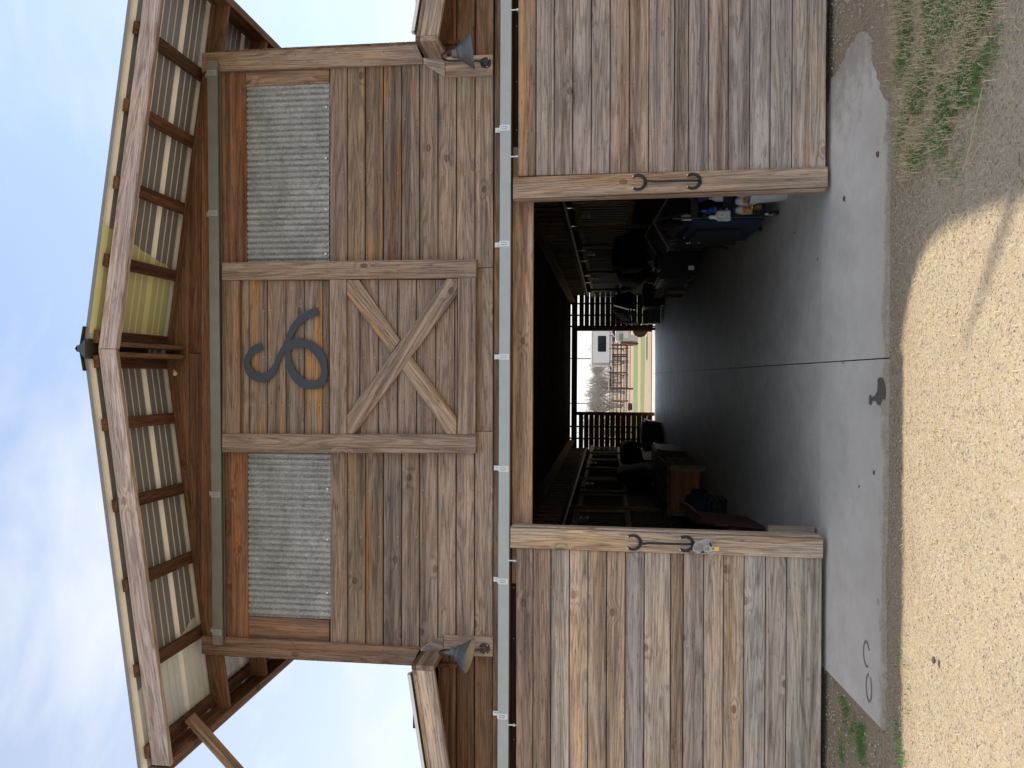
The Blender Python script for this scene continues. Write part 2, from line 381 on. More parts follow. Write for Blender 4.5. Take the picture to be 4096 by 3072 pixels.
def bar(name, a, b, w, h, parent, col, up=(0, 0, 1), mat=None, ch=.003):
    """squared timber from a to b, w wide, h deep along up"""
    a = Vector(a); b = Vector(b); x = (b - a).normalized(); u = Vector(up); u = (u - x * u.dot(x)).normalized(); s_ = x.cross(u)
    q = [a + s_ * (w / 2) + u * (h / 2), a - s_ * (w / 2) + u * (h / 2), a - s_ * (w / 2) - u * (h / 2), a + s_ * (w / 2) - u * (h / 2)]
    mb = MB(); mb.prism(q, b - a, ch)
    return mb.build(name, mat or WOOD, parent, xdir=x, zdir=s_ if w < h else u, col=col)
def quadY(pl, y): return [P(a, b, y) for a, b in pl]

# tints (linear albedo)
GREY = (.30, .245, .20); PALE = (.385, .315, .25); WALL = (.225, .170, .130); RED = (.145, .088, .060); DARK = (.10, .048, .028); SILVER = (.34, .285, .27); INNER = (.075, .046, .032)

YW, YD = .10, 0.0         # wall face, sliding door face
DY = Vector((0, 1, 0))
# ================================================================== barn
barn = root('barn', (.17, YW, 0), 'tall timber horse barn with weathered plank front and open centre aisle', 'barn')

# --- front wall planks (nine courses between the track header and the corrugated panels), full width to the corner boards and beyond under the lean-tos
front = root('front_wall', (.17, YW, 2.4), parent=barn)
NC = 9; ztop = 3.748; zbot = 2.447; pit = (ztop - zbot) / NC
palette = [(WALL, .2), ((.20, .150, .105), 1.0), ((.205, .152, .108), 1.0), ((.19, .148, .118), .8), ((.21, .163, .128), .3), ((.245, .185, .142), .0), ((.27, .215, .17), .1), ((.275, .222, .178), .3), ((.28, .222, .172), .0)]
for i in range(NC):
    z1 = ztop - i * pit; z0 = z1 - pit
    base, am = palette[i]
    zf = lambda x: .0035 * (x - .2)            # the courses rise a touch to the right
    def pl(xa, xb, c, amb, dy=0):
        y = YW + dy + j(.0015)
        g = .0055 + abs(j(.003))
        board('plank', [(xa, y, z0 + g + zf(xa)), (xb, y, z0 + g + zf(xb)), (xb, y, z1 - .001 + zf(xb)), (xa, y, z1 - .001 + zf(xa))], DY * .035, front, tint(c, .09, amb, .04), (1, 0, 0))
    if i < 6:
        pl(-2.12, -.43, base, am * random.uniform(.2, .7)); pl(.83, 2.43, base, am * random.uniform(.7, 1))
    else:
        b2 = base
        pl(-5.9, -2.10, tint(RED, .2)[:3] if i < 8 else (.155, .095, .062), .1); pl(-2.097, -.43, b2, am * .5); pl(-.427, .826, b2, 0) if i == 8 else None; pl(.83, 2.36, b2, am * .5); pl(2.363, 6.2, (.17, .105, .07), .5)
# backing sheathing and interior lining behind the planks
mb = MB()
zt = lambda x: 5.066 - .128 * abs(x - .21)
mb.prism([(-5.9, 0, 2.18), (6.2, 0, 2.18), (6.2, 0, 2.72), (2.42, 0, 2.9), (2.42, 0, 4.78), (.21, 0, 5.05), (-2.12, 0, 4.74), (-2.12, 0, 2.9), (-5.9, 0, 2.72)], DY * .012)
for v in mb.v: v.y += YW + .037
mb.build('sheathing', WOOD, front, xdir=(1, 0, 0), zdir=(0, -1, 0), col=(.035, .02, .014, 0))

# header boards behind the lower track, and the wall under the header either side
board('header_board', [(-5.9, YW - .006, 2.352), (6.2, YW - .006, 2.372), (6.2, YW - .006, 2.452), (-5.9, YW - .006, 2.438)], DY * .04, front, (.185, .118, .078, .3), (1, 0, 0))
board('header_board', [(-5.9, YW - .03, 2.30), (6.2, YW - .03, 2.315), (6.2, YW - .03, 2.349), (-5.9, YW - .03, 2.334)], DY * .06, front, (.12, .065, .04, .0), (1, 0, 0))
board('door_header', [(-1.6, .125, 2.147), (1.75, .125, 2.150), (1.75, .125, 2.31), (-1.6, .125, 2.30)], DY * .05, front, (.34, .235, .165, 0), (1, 0, 0))
for sx, xa, xb in ((-1, -5.9, -1.42), (1, 1.6, 6.2)):
    for k in range(16):
        z = .02 + k * .1415
        board('plank', [(xa, .155, z), (xb, .155, z), (xb, .155, z + .138), (xa, .155, z + .138)], DY * .03, front, tint(RED, .15), (1, 0, 0), 0)
for xa, xb in ((-1.49, -1.38), (1.52, 1.63)):
    board('door_jamb', [(xa, .112, .02), (xb, .112, .02), (xb, .112, 2.15), (xa, .112, 2.15)], DY * .04, front, (.14, .085, .055, 0), (0, 0, 1))

# --- gable boards under the roof
gab = root('gable', (.17, YW, 4.5), parent=barn)
zg = [4.56, 4.815, 4.925, 5.066]
RD2 = (.15, .088, .058)
def gpoly(z0, z1):
    xs = lambda z: (5.066 - z) / .128
    w0 = min(xs(z0), 2.36); w1 = min(xs(z1), 2.36)
    return w0, w1
z0, z1 = 4.925, 5.064; w0 = (5.066 - z0) / .128
board('gable_board', [(.21 - w0, YW + .004, z0), (.21 + w0, YW + .004, z0), (.21, YW + .004, z1)], DY * .035, gab, (*RD2, 0), (1, 0, 0))
w0 = min((5.066 - 4.815) / .128, 2.25)
for xa, xb in ((.21 - w0, .165), (.168, .21 + w0)):
    pts = [(xa, YW, 4.815), (xb, YW, 4.815), (xb, YW, min(4.923, 5.066 - .128 * abs(xb - .21))), (xa, YW, min(4.923, 5.066 - .128 * abs(xa - .21)))]
    kx = .21 + math.copysign((5.066 - 4.923) / .128, (xa + xb) / 2 - .21)
    if xa < kx < xb:
        if kx < .21: pts = pts[:3] + [(kx, YW, 4.923), (xa, YW, 5.066 - .128 * (.21 - xa))]
        else: pts = [pts[0], pts[1], (xb, YW, 5.066 - .128 * (xb - .21)), (kx, YW, 4.923), pts[3]]
    pts = [(p[0], p[1], max(p[2], 4.817)) for p in pts]
    board('gable_board', pts, DY * .035, gab, (*tint(RD2, .1)[:3], .2), (1, 0, 0))
board('gable_board', [(-2.13, YW - .012, 4.705), (2.42, YW - .012, 4.735), (2.30, YW - .012, 4.812), (-1.80, YW - .012, 4.812), (-2.13, YW - .012, 4.76)], DY * .045, gab, (.17, .098, .06, .3), (1, 0, 0))
board('gable_board', [(-2.13, YW + .006, 4.56), (2.42, YW + .006, 4.59), (2.42, YW + .006, 4.732), (-2.13, YW + .006, 4.702)], DY * .035, gab, (*tint(RD2, .1)[:3], .2), (1, 0, 0))
board('gable_board', [(-2.13, YW - .003, 4.418), (2.42, YW - .003, 4.442), (2.42, YW - .003, 4.588), (-2.13, YW - .003, 4.558)], DY * .035, gab, (.185, .10, .06, .4), (1, 0, 0))

# --- corrugated panels with their framing
def corr(name, xa, xb, za, zb, y):
    mb = MB(); n = int((xb - xa) / .0465 * 8); A = []; B = []
    rows = 6
    vs = []; fs = []
    for k in range(rows + 1):
        for i in range(n + 1):
            x = xa + (xb - xa) * i / n
            ph = (x - xa) / .0465 * 2 * math.pi
            lap = -.004 if ((x - xa) % .66) < .03 else 0
            vs.append((x, y + .016 * (max(0, math.sin(ph) * .5 + .5) ** 3) - .008 + lap + .0015 * math.sin(k * 2.1 + x * 9), za + (zb - za) * k / rows))
    for k in range(rows):
        for i in range(n):
            a = k * (n + 1) + i; fs.append((a, a + 1, a + n + 2, a + n + 1))
    mb.add(vs, fs)
    o = mb.build(name, GALV, panels, smooth=True, origin=Vector(((xa + xb) / 2, y, (za + zb) / 2)))
    return o
panels = root('corrugated_infill', (.17, YW, 4.0), parent=barn)
corr('corrugated_panel', -1.93, -.45, 3.74, 4.44, YW + .012)
corr('corrugated_panel', .85, 2.30, 3.76, 4.46, YW + .012)
for (x, z) in [(q, 3.765 + .02 * (q > 0)) for q in (-1.72, -1.3, -.9, -.55, .95, 1.3, 1.7, 2.1)]:
    mb = MB(); mb.lathe([(.009, -.006), (.009, 0), (.001, .004)], (x, YW + .002, z), 8, 'Y'); mb.build('screw', M['zinc'], panels)
board('panel_trim', [(-2.14, YW - .002, 3.75), (-1.935, YW - .002, 3.75), (-1.935, YW - .002, 4.417), (-2.14, YW - .002, 4.417)], DY * .03, panels, (.175, .11, .072, .2), (0, 0, 1))
board('panel_trim', [(2.285, YW - .002, 3.762), (2.42, YW - .002, 3.762), (2.42, YW - .002, 4.45), (2.285, YW - .002, 4.45)], DY * .03, panels, (.21, .145, .10, .2), (0, 0, 1))

# --- corner boards
cbs = root('corner_trim', (.17, YW - .03, 3.6), parent=barn)
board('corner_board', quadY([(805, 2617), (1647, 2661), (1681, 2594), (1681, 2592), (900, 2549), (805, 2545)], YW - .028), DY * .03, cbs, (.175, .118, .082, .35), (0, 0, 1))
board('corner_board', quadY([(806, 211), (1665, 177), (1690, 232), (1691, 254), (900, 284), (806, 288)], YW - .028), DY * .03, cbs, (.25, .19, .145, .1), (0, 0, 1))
# side walls of the tall bay above the lean-to roofs
for sx, x, c in ((-1, -2.255, (.12, .065, .04, .2)), (1, 2.57, (.13, .075, .05, .2))):
    for k in range(14):
        z = 2.72 + k * .1415
        board('side_plank', [(x, YW - .026, z), (x, 21.7, z), (x, 21.7, z + .137), (x, YW - .026, z + .137)], Vector((-sx * .03, 0, 0)), cbs, c, (0, 1, 0), 0)
# pentagon gussets and lamp boards at each corner
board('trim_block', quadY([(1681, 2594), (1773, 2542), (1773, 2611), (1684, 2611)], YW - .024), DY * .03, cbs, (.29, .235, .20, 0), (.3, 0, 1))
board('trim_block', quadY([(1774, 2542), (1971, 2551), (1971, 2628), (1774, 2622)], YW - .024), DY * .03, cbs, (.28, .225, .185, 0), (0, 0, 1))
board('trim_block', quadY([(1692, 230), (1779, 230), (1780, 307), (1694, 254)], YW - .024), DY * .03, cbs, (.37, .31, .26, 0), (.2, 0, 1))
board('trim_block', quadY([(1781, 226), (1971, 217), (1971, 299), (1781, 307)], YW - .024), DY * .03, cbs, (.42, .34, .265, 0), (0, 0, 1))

# ================================================================== hay door (false loft door on the wall) as part of the barn
hay = root('loft_door', (.2, .04, 3.4), parent=barn)
YH = .055
def hd(name, pl, y, depth, c, xd, zd=None): return board(name, quadY(pl, y), DY * depth, hay, c, xd)
up = [958, 996, 1070, 1144, 1217, 1291, 1318]
for a, b in zip(up[:-1], up[1:]):
    am = .9 if a in (996, 1070, 1217) else .3
    hd('plank', [(a + 1, 1121), (b - 2, 1121), (b - 2, 1737), (a + 1, 1737)], YH + .012 + j(.001), .03, tint((.205, .16, .125), .09, am), (1, 0, 0))
lo = [1387, 1440, 1515, 1590, 1666, 1743, 1820, 1830]
for a, b in zip(lo[:-1], lo[1:]):
    hd('plank', [(a + 1, 1118), (b - 2, 1118), (b - 2, 1738), (a + 1, 1738)], YH + .012 + j(.001), .03, tint((.23, .178, .142), .09, 0), (1, 0, 0))
Y1 = YH - .026
hd('stile', [(887, 1050), (1906, 1036), (1904, 1110), (887, 1121)], Y1, .062, (.23, .175, .135, 0), (0, 0, 1))
hd('stile', [(887, 1735), (1904, 1738), (1903, 1814), (887, 1809)], Y1, .062, (.235, .18, .14, 0), (0, 0, 1))
hd('rail', [(888, 1122), (958, 1122), (958, 1734), (888, 1734)], Y1 + .004, .04, (.215, .15, .105, .2), (1, 0, 0))
hd('rail', [(1318, 1118), (1385, 1117), (1386, 1736), (1319, 1736)], Y1 + .004, .04, (.245, .19, .15, 0), (1, 0, 0))
hd('rail', [(1831, 1111), (1902, 1111), (1901, 1737), (1830, 1737)], Y1 + .004, .04, (.275, .215, .165, 0), (1, 0, 0))
k_ = .6173
def C9(l): return [(900 + a * k_, 1024 + b * k_) for a, b in l]
brA = C9([(1435, 146), (1505, 146), (1505, 248), (838, 1152), (791, 1152), (791, 1024)])
hd('brace', brA, Y1 + .006, .038, (.27, .21, .165, 0), P(1700, 1200, 0) - P(1400, 1700, 0))
hd('brace', C9([(790, 154), (868, 154), (1134, 545), (1075, 632), (790, 250)]), Y1 + .008, .036, (.30, .235, .175, .5), P(1700, 1600, 0) - P(1400, 1200, 0))
hd('brace', C9([(1205, 650), (1500, 1048), (1500, 1155), (1437, 1155), (1147, 735)]), Y1 + .008, .036, (.30, .23, .16, .8), P(1700, 1600, 0) - P(1400, 1200, 0))
# bright and dark nail heads
def nails(pts, y, parent, m='zinc', r=.0035):
    mb = MB()
    for a, b in pts:
        p = P(a, b, y); mb.lathe([(r, .001), (r, 0), (r * .5, -.0015)], (p.x, p.y - .0005, p.z), 6, 'Y')
    o = mb.build('nail_heads', M[m], parent); o['kind'] = 'stuff'; return o
nl = []
for a in range(9):
    v = 1310 + a * 74
    for h in (480, 690, 890):
        nl += [(v + 14 + j(2), h + j(4)), (v + 60 + j(2), h + j(4))]
    for h in (1960, 2150, 2350): nl += [(v + 14 + j(2), h + j(4)), (v + 60 + j(2), h + j(4))]
nails([q for i, q in enumerate(nl) if i % 3 == 0], YW - .003, front, 'screw_gold')
nails([q for i, q in enumerate(nl) if i % 3], YW - .003, front, 'black_print', .003)
nl = [(v + s_, h + j(4)) for v in up[1:-1] for s_ in (14, 60) for h in (1240, 1430, 1620) if v + s_ < 1310]
nl += [(v + s_, h + j(4)) for v in lo[1:-2] for s_ in (14, 60) for h in (1240, 1430, 1620)]
nails(nl, YH + .010, hay, 'screw_gold')
nails([(900 + 30 + a * 95, 1065 + (a % 2) * 35) for a in range(10)] + [(910 + a * 97, 1755 + (a % 2) * 38) for a in range(10)], Y1 - .001, hay, 'black_print', .003)
nails([(830 + a * 88, 230 + (a % 2) * 34 - a * 3) for a in range(9)] + [(830 + a * 88, 2570 + (a % 2) * 40 + a * 4) for a in range(9)], YW - .030, cbs, 'black_print', .004)

# ================================================================== metal emblem
def ribbon(mb, cl, y, t, closed=False):
    """flat bar of varying width following a centre line, t thick"""
    pts = [P(900 + a * k_, 1024 + b * k_, y) for a, b, w in cl]; ws = [w * k_ * 5.95 / FPX / 2 for a, b, w in cl]
    # Catmull-Rom refinement
    n = len(pts); out = []; ow = []
    rng = range(n if closed else n - 1)
    g = lambda i: pts[i % n] if closed else pts[max(0, min(n - 1, i))]
    gw = lambda i: ws[i % n] if closed else ws[max(0, min(n - 1, i))]
    for i in rng:
        for s_ in range(4):
            u = s_ / 4; a, b, c, d = g(i - 1), g(i), g(i + 1), g(i + 2)
            out.append(.5 * ((2 * b) + (c - a) * u + (2 * a - 5 * b + 4 * c - d) * u * u + (3 * b - a - 3 * c + d) * u ** 3)); ow.append(gw(i) * (1 - u) + gw(i + 1) * u)
    if not closed: out.append(pts[-1]); ow.append(ws[-1])
    m = len(out); vs = []
    for i, p in enumerate(out):
        tt = (out[(i + 1) % m] - out[i - 1]) if closed else (out[min(i + 1, m - 1)] - out[max(i - 1, 0)])
        nn = Vector((-tt.z, 0, tt.x)).normalized() * ow[i]
        vs += [p + nn, p - nn, p - nn + DY * t, p + nn + DY * t]
    fs = []
    for i in range(m if closed else m - 1):
        a = i * 4; b = ((i + 1) % m) * 4
        for k in range(4): fs.append((a + k, a + (k + 1) % 4, b + (k + 1) % 4, b + k))
    if not closed: fs += [(3, 2, 1, 0), (m * 4 - 4, m * 4 - 3, m * 4 - 2, m * 4 - 1)]
    mb.add(vs, fs)
mb = MB()
ribbon(mb, [(239, 587, 46), (200, 600, 54), (165, 630, 48), (141, 690, 44), (160, 748, 58), (205, 783, 62), (252, 788, 62), (288, 768, 54), (313, 740, 44), (330, 705, 36), (347, 662, 36), (368, 620, 38), (392, 582, 40), (412, 535, 42), (433, 485, 44), (462, 440, 48), (505, 400, 50), (550, 374, 54), (603, 358, 56)], Y1 + .012, .008)
ribbon(mb, [(440, 568, 60), (490, 564, 62), (545, 577, 60), (594, 613, 62), (627, 665, 60), (642, 730, 44), (637, 790, 50), (605, 828, 60), (550, 835, 62), (500, 822, 60), (455, 782, 58), (425, 725, 50), (408, 660, 42), (408, 608, 40)], Y1 + .0095, .008, True)
tag(mb.build('brand_emblem', M['charcoal_paint']), 'dark grey cut steel ranch brand of two joined curls on the loft door', 'sign')

# ================================================================== door tracks
def track(name, z, xa, xb, y, label_part, mat, brx, zl, zr, up=True):
    t = root(name, ((xa + xb) / 2, y, z), parent=barn)
    h = .074
    zz = lambda x: zl + (zr - zl) * (x - xa) / (xb - xa)
    mb = MB()
    # box channel: face, sloping shed lip, underside return
    for (ya, yb, za, zb) in ((y, y + .004, 0, h), (y, y + .06, h, h + .004), (y, y + .018, -.004, 0), (y + .042, y + .06, -.004, 0), (y + .056, y + .06, 0, h)):
        mb.add([(xa, ya, zz(xa) + za), (xb, ya, zz(xb) + za), (xb, yb, zz(xb) + za), (xa, yb, zz(xa) + za), (xa, ya, zz(xa) + zb), (xb, ya, zz(xb) + zb), (xb, yb, zz(xb) + zb), (xa, yb, zz(xa) + zb)],
               [(0, 3, 2, 1), (4, 5, 6, 7), (0, 1, 5, 4), (1, 2, 6, 5), (2, 3, 7, 6), (3, 0, 4, 7)])
    mb.build('rail', mat, t)
    for x in brx:
        z0 = zz(x); mb = MB()
        mb.box((x - .022, y - .003, z0 + .002), (x + .022, y, z0 + h + .004))
        mb.box((x - .018, y + .0, z0 + h + .004), (x + .018, y + .07, z0 + h + .009))
        mb.box((x - .018, YW - .02, z0 + h + .009), (x + .018, YW - .016, z0 + h + .048))
        b = mb.build('bracket', M['zinc'] if up else M['track_paint'], t)
        mb = MB(); mb.lathe([(.008, -.005), (.008, 0), (.003, 0)], (x, YW - .024, z0 + h + .03), 6, 'Y'); mb.build('bolt', M['zinc'], t)
        # u-shaped stamped slot on the strap
        mb = MB(); mb.tube([(x + .008, y - .005, z0 + h - .006), (x + .008, y - .005, z0 + .03), (x, y - .005, z0 + .02), (x - .008, y - .005, z0 + .03), (x - .008, y - .005, z0 + h - .006)], .0016, 5)
        mb.build('slot', M['track_dark'], t)
    return t
track('door_track', 2.35, -4.2, 4.3, .03, '', M['track_paint'], [P(2000, yy, .03).x for yy in (512, 975, 1427, 1875, 2325, 2865)], P(2036, 1536, .03).z - .0052, P(2036, 1536, .03).z + .0036 - .0030)
track('loft_track', 4.5, P(850, 2579, .03).x, P(850, 243, .03).x, .03, '', M['track_dark'], [P(850, yy, .03).x for yy in (291, 852, 1978, 2528)], P(888, 2579, .03).z, P(866, 243, .03).z, False)

# ================================================================== sliding doors
def sliding(name, inner, outer, rows, tops, side, pal, gap):
    """rows: photo x positions of board joints; inner/outer are x of the door's sides"""
    d = root(name, ((inner + outer) / 2, 0, .03), parent=barn)
    zt_ = 2.255; zb_ = .032
    zs = [zt_ - (zt_ - zb_) * (q - rows[0]) / (rows[-1] - rows[0]) for q in rows]
    for i in range(len(zs) - 1):
        c, am = pal[i % len(pal)]
        sl = .0035
        xa, xb = sorted((inner + side * .002, outer)); y = YD + gap[i] + j(.0012)
        f = lambda x: sl * (x - inner) * (1 if side > 0 else 1)
        board('plank', [(xa, y, zs[i + 1] + .005 + f(xa)), (xb, y, zs[i + 1] + .005 + f(xb)), (xb, y, zs[i] - .001 + f(xb)), (xa, y, zs[i] - .001 + f(xa))], DY * .036, d, tint((c[0] * 1.18, c[1] * 1.22, c[2] * 1.28) if side > 0 else (c[0] * 1.02, c[1] * 1.05, c[2] * 1.08), .13, am, .04), (1, 0, 0))
    return d
rowsR = [2053, 2130, 2207, 2285, 2363, 2442, 2521, 2602, 2707, 2764, 2845, 2925, 3010, 3092, 3178, 3230, 3312]
rowsL = [2041, 2114, 2190, 2268, 2346, 2424, 2501, 2580, 2688, 2740, 2822, 2903, 2985, 3070, 3153, 3205, 3293]
rowsR = [2053, 2130, 2207, 2285, 2363, 2442, 2521, 2602, 2707, 2764, 2845, 2925, 3010, 3092, 3178, 3312]
rowsL = [2041, 2114, 2190, 2268, 2346, 2424, 2501, 2580, 2688, 2740, 2822, 2903, 2985, 3070, 3153, 3293]
g1 = (.255, .205, .168)
palR = [((.245, .175, .12), .5), ((.285, .225, .175), .3), (g1, 0), (g1, 0), (g1, 0), ((.25, .185, .145), .3), ((.26, .18, .125), .1), ((.25, .205, .172), .2), ((.27, .205, .15), .4), ((.275, .225, .188), 0), ((.275, .22, .18), .1), ((.255, .208, .175), .1), ((.295, .24, .195), 0), ((.31, .25, .195), 0), ((.345, .275, .208), .2)]
palL = [((.26, .19, .145), .3), ((.245, .175, .125), .4), ((.33, .275, .225), .1), ((.355, .29, .225), .3), ((.34, .26, .19), .3), ((.34, .25, .175), .3), ((.31, .255, .215), 0), ((.34, .275, .215), .1), ((.27, .195, .13), .4), ((.34, .275, .22), .0), ((.34, .27, .205), .1), ((.34, .27, .20), .3), ((.365, .30, .24), 0), ((.39, .315, .245), 0), ((.41, .33, .245), .1)]
gpR = [.012] * 15; gpL = [.012] * 15
iR = 1.497; iL = -1.30
dR = sliding('sliding_door', iR, 3.45, rowsR, None, 1, palR, gpR)
dL = sliding('sliding_door', iL, -3.25, rowsL, None, -1, palL, gpL)
# stiles (the closing edge boards) with a bevelled edge board beside them
def stile(d, face, edge, c1, c2):
    board('stile', quadY(face, YD - .018), DY * .046, d, c1, (0, 0, 1))
    a, b = edge
    board('edge_board', quadY([a[0], a[1], b[1], b[0]], YD - .012), DY * .075, d, c2, (0, 0, 1), .008)
stile(dR, [(2052, 709), (3312, 666), (3312, 747), (2052, 795)], None or [((2052, 796), (3312, 748)), ((2058, 802), (3298, 764))], (.285, .215, .155, .4), (.26, .19, .135, .2))
stile(dL, [(2041, 2192), (3293, 2234), (3293, 2156), (2041, 2110)], [((2041, 2109), (3293, 2155)), ((2050, 2101), (3275, 2141))], (.375, .30, .225, .3), (.33, .265, .205, .1))
nl = []
for d, rows, hs in ((dR, rowsR, (100, 330, 520)), (dL, rowsL, (2350, 2560, 2960))):
    nails([(v + s_, h + j(5)) for v in rows[:-1] for s_ in (14, 60) for h in hs], .009, d, 'screw_gold', .003)
# roller hangers between door top and track
for d, xs in ((dR, (2.75, 1.65)), (dL, (-1.40, -2.65))):
    for x in xs:
        mb = MB(); mb.lathe([(.006, 0), (.006, .07)], (x, .03, 2.25), 8); mb.lathe([(.012, 0), (.012, .012)], (x, .03, 2.262), 6); mb.build('hanger_bolt', M['zinc'], d)

# horseshoe pull handles (each one welded piece: two shoes and a twisted bar)
def shoe(mb, c, w, h, y, zsign=1, lean=0):
    """horseshoe open toward +z; c bottom centre"""
    pts = []; rr = []
    for k in range(17):
        a = R(-222 + k * 264 / 16)
        pts.append((c[0] + math.cos(a) * w, y, c[2] + (math.sin(a) + 1) * h)); rr.append(.0085 + .0035 * math.sin(math.pi * k / 16))
    mb.tube(pts, rr, 8, nrm=(0, 1, 0), flat=.55)
def handle(cx, z1, z2, d, sgn):
    mb = MB(); y = YD - .026
    lean = .008
    shoe(mb, (cx, 0, z1), .052, .055, y)
    shoe(mb, (cx + lean * sgn * .2, 0, z2), .052, .055, y)
    # twisted square bar standing off the stile
    pts = [(cx, y - .006, z1 + .004), (cx, y - .022, z1 + .0), (cx, y - .034, z1 - .025)] + [(cx + sgn * .006, y - .036, z1 - .05 - k * (z1 - z2 - .10) / 26) for k in range(27)] + [(cx + sgn * .006, y - .03, z2 + .02), (cx, y - .008, z2 + .002)]
    n = len(pts); rr = [.0085 + (.0012 if (i % 2) else 0) for i in range(n)]
    mb.tube(pts, rr, 6)
    h = mb.build('horseshoe_handle', M['black_iron'], d, smooth=True)
    mb = MB()
    for zz_ in (z1, z2):
        for s_ in (-1, 1):
            mb.lathe([(.006, 0), (.006, -.004), (.002, -.005)], (cx + s_ * .043, y - .006, zz_ + .092), 8, 'Y')
    mb.build('handle_screws', M['screw_gold'], d)
pR1 = P(2582, 728, YD - .03); pR2 = P(2801, 722, YD - .03)
handle((pR1.x + pR2.x) / 2, pR1.z, pR2.z, dR, -1)
pL1 = P(2562, 2170, YD - .03); pL2 = P(2772, 2179, YD - .03)
handle((pL1.x + pL2.x) / 2, pL1.z, pL2.z, dL, 1)

# coiled cable lock hanging from the left handle, and its padlock
cl = root('cable_lock', P(2800, 2180, -.08), 'coiled grey vinyl cable lock hung on the lower horseshoe of the left door handle', 'cable lock')
mb = MB(); pts = []
c0 = P(2792, 2190, -.085); c1 = P(2828, 2174, -.06)
for k in range(8 * 24 + 1):
    a = 2 * math.pi * k / 24; u = k / (8 * 24)
    c = c0.lerp(c1, u)
    pts.append(c + Vector((math.cos(a) * .037, math.cos(a) * -.008, math.sin(a) * .034)) )
mb.tube(pts, .0025, 6); mb.build('coil', M['cable_vinyl'], cl, smooth=True)
def loop(cx, cy, w, h, y=-.08, rot=0):
    p = P(cx, cy, y); o = []
    for k in range(20):
        a = 2 * math.pi * k / 20; q = Vector((math.cos(a) * w, 0, math.sin(a) * h)); q.rotate(Matrix.Rotation(rot, 3, 'Y')); o.append(p + q)
    return o
mb = MB(); mb.tube(loop(2833, 2196, .018, .026, rot=.5), .0036, 6, closed=True); mb.tube(loop(2846, 2208, .017, .022, rot=-.3), .0036, 6, closed=True)
mb.tube([P(2772, 2190, -.09), P(2778, 2203, -.09), P(2793, 2210, -.09), P(2815, 2208, -.09), P(2828, 2200, -.09)], .0038, 6)
mb.build('end_loop', M['cable_vinyl'], cl, smooth=True)
mb = MB(); mb.tube([P(2803, 2209, -.09), P(2818, 2208, -.09)], .0062, 8); mb.tube([P(2840, 2172, -.075), P(2846, 2186, -.075)], .0062, 8)
mb.build('crimp_sleeve', M['black_plastic'], cl, smooth=True)
pk = root('padlock', P(2868, 2197, -.08), 'small square brass padlock dangling from the looped cable ends', 'padlock')
mb = MB(); a = P(2857, 2187, -.09); b = P(2877, 2205, -.09)
mb.prism([(b.x, a.y, b.z), (a.x, a.y, b.z), (a.x, a.y, a.z), (b.x, a.y, a.z)], DY * .016, .002); mb.build('body', M['brass'], pk)
zt2 = a.z; xm = (a.x + b.x) / 2
mb = MB(); mb.tube([(xm - .012, -.082, zt2 - .002)] + [(xm + math.cos(R(180 - q * 18)) * .012, -.082, zt2 + .016 + math.sin(R(q * 18)) * .014) for q in range(11)] + [(xm + .012, -.082, zt2 - .002)], .0028, 8)
mb.build('shackle', M['chrome'], pk, smooth=True)

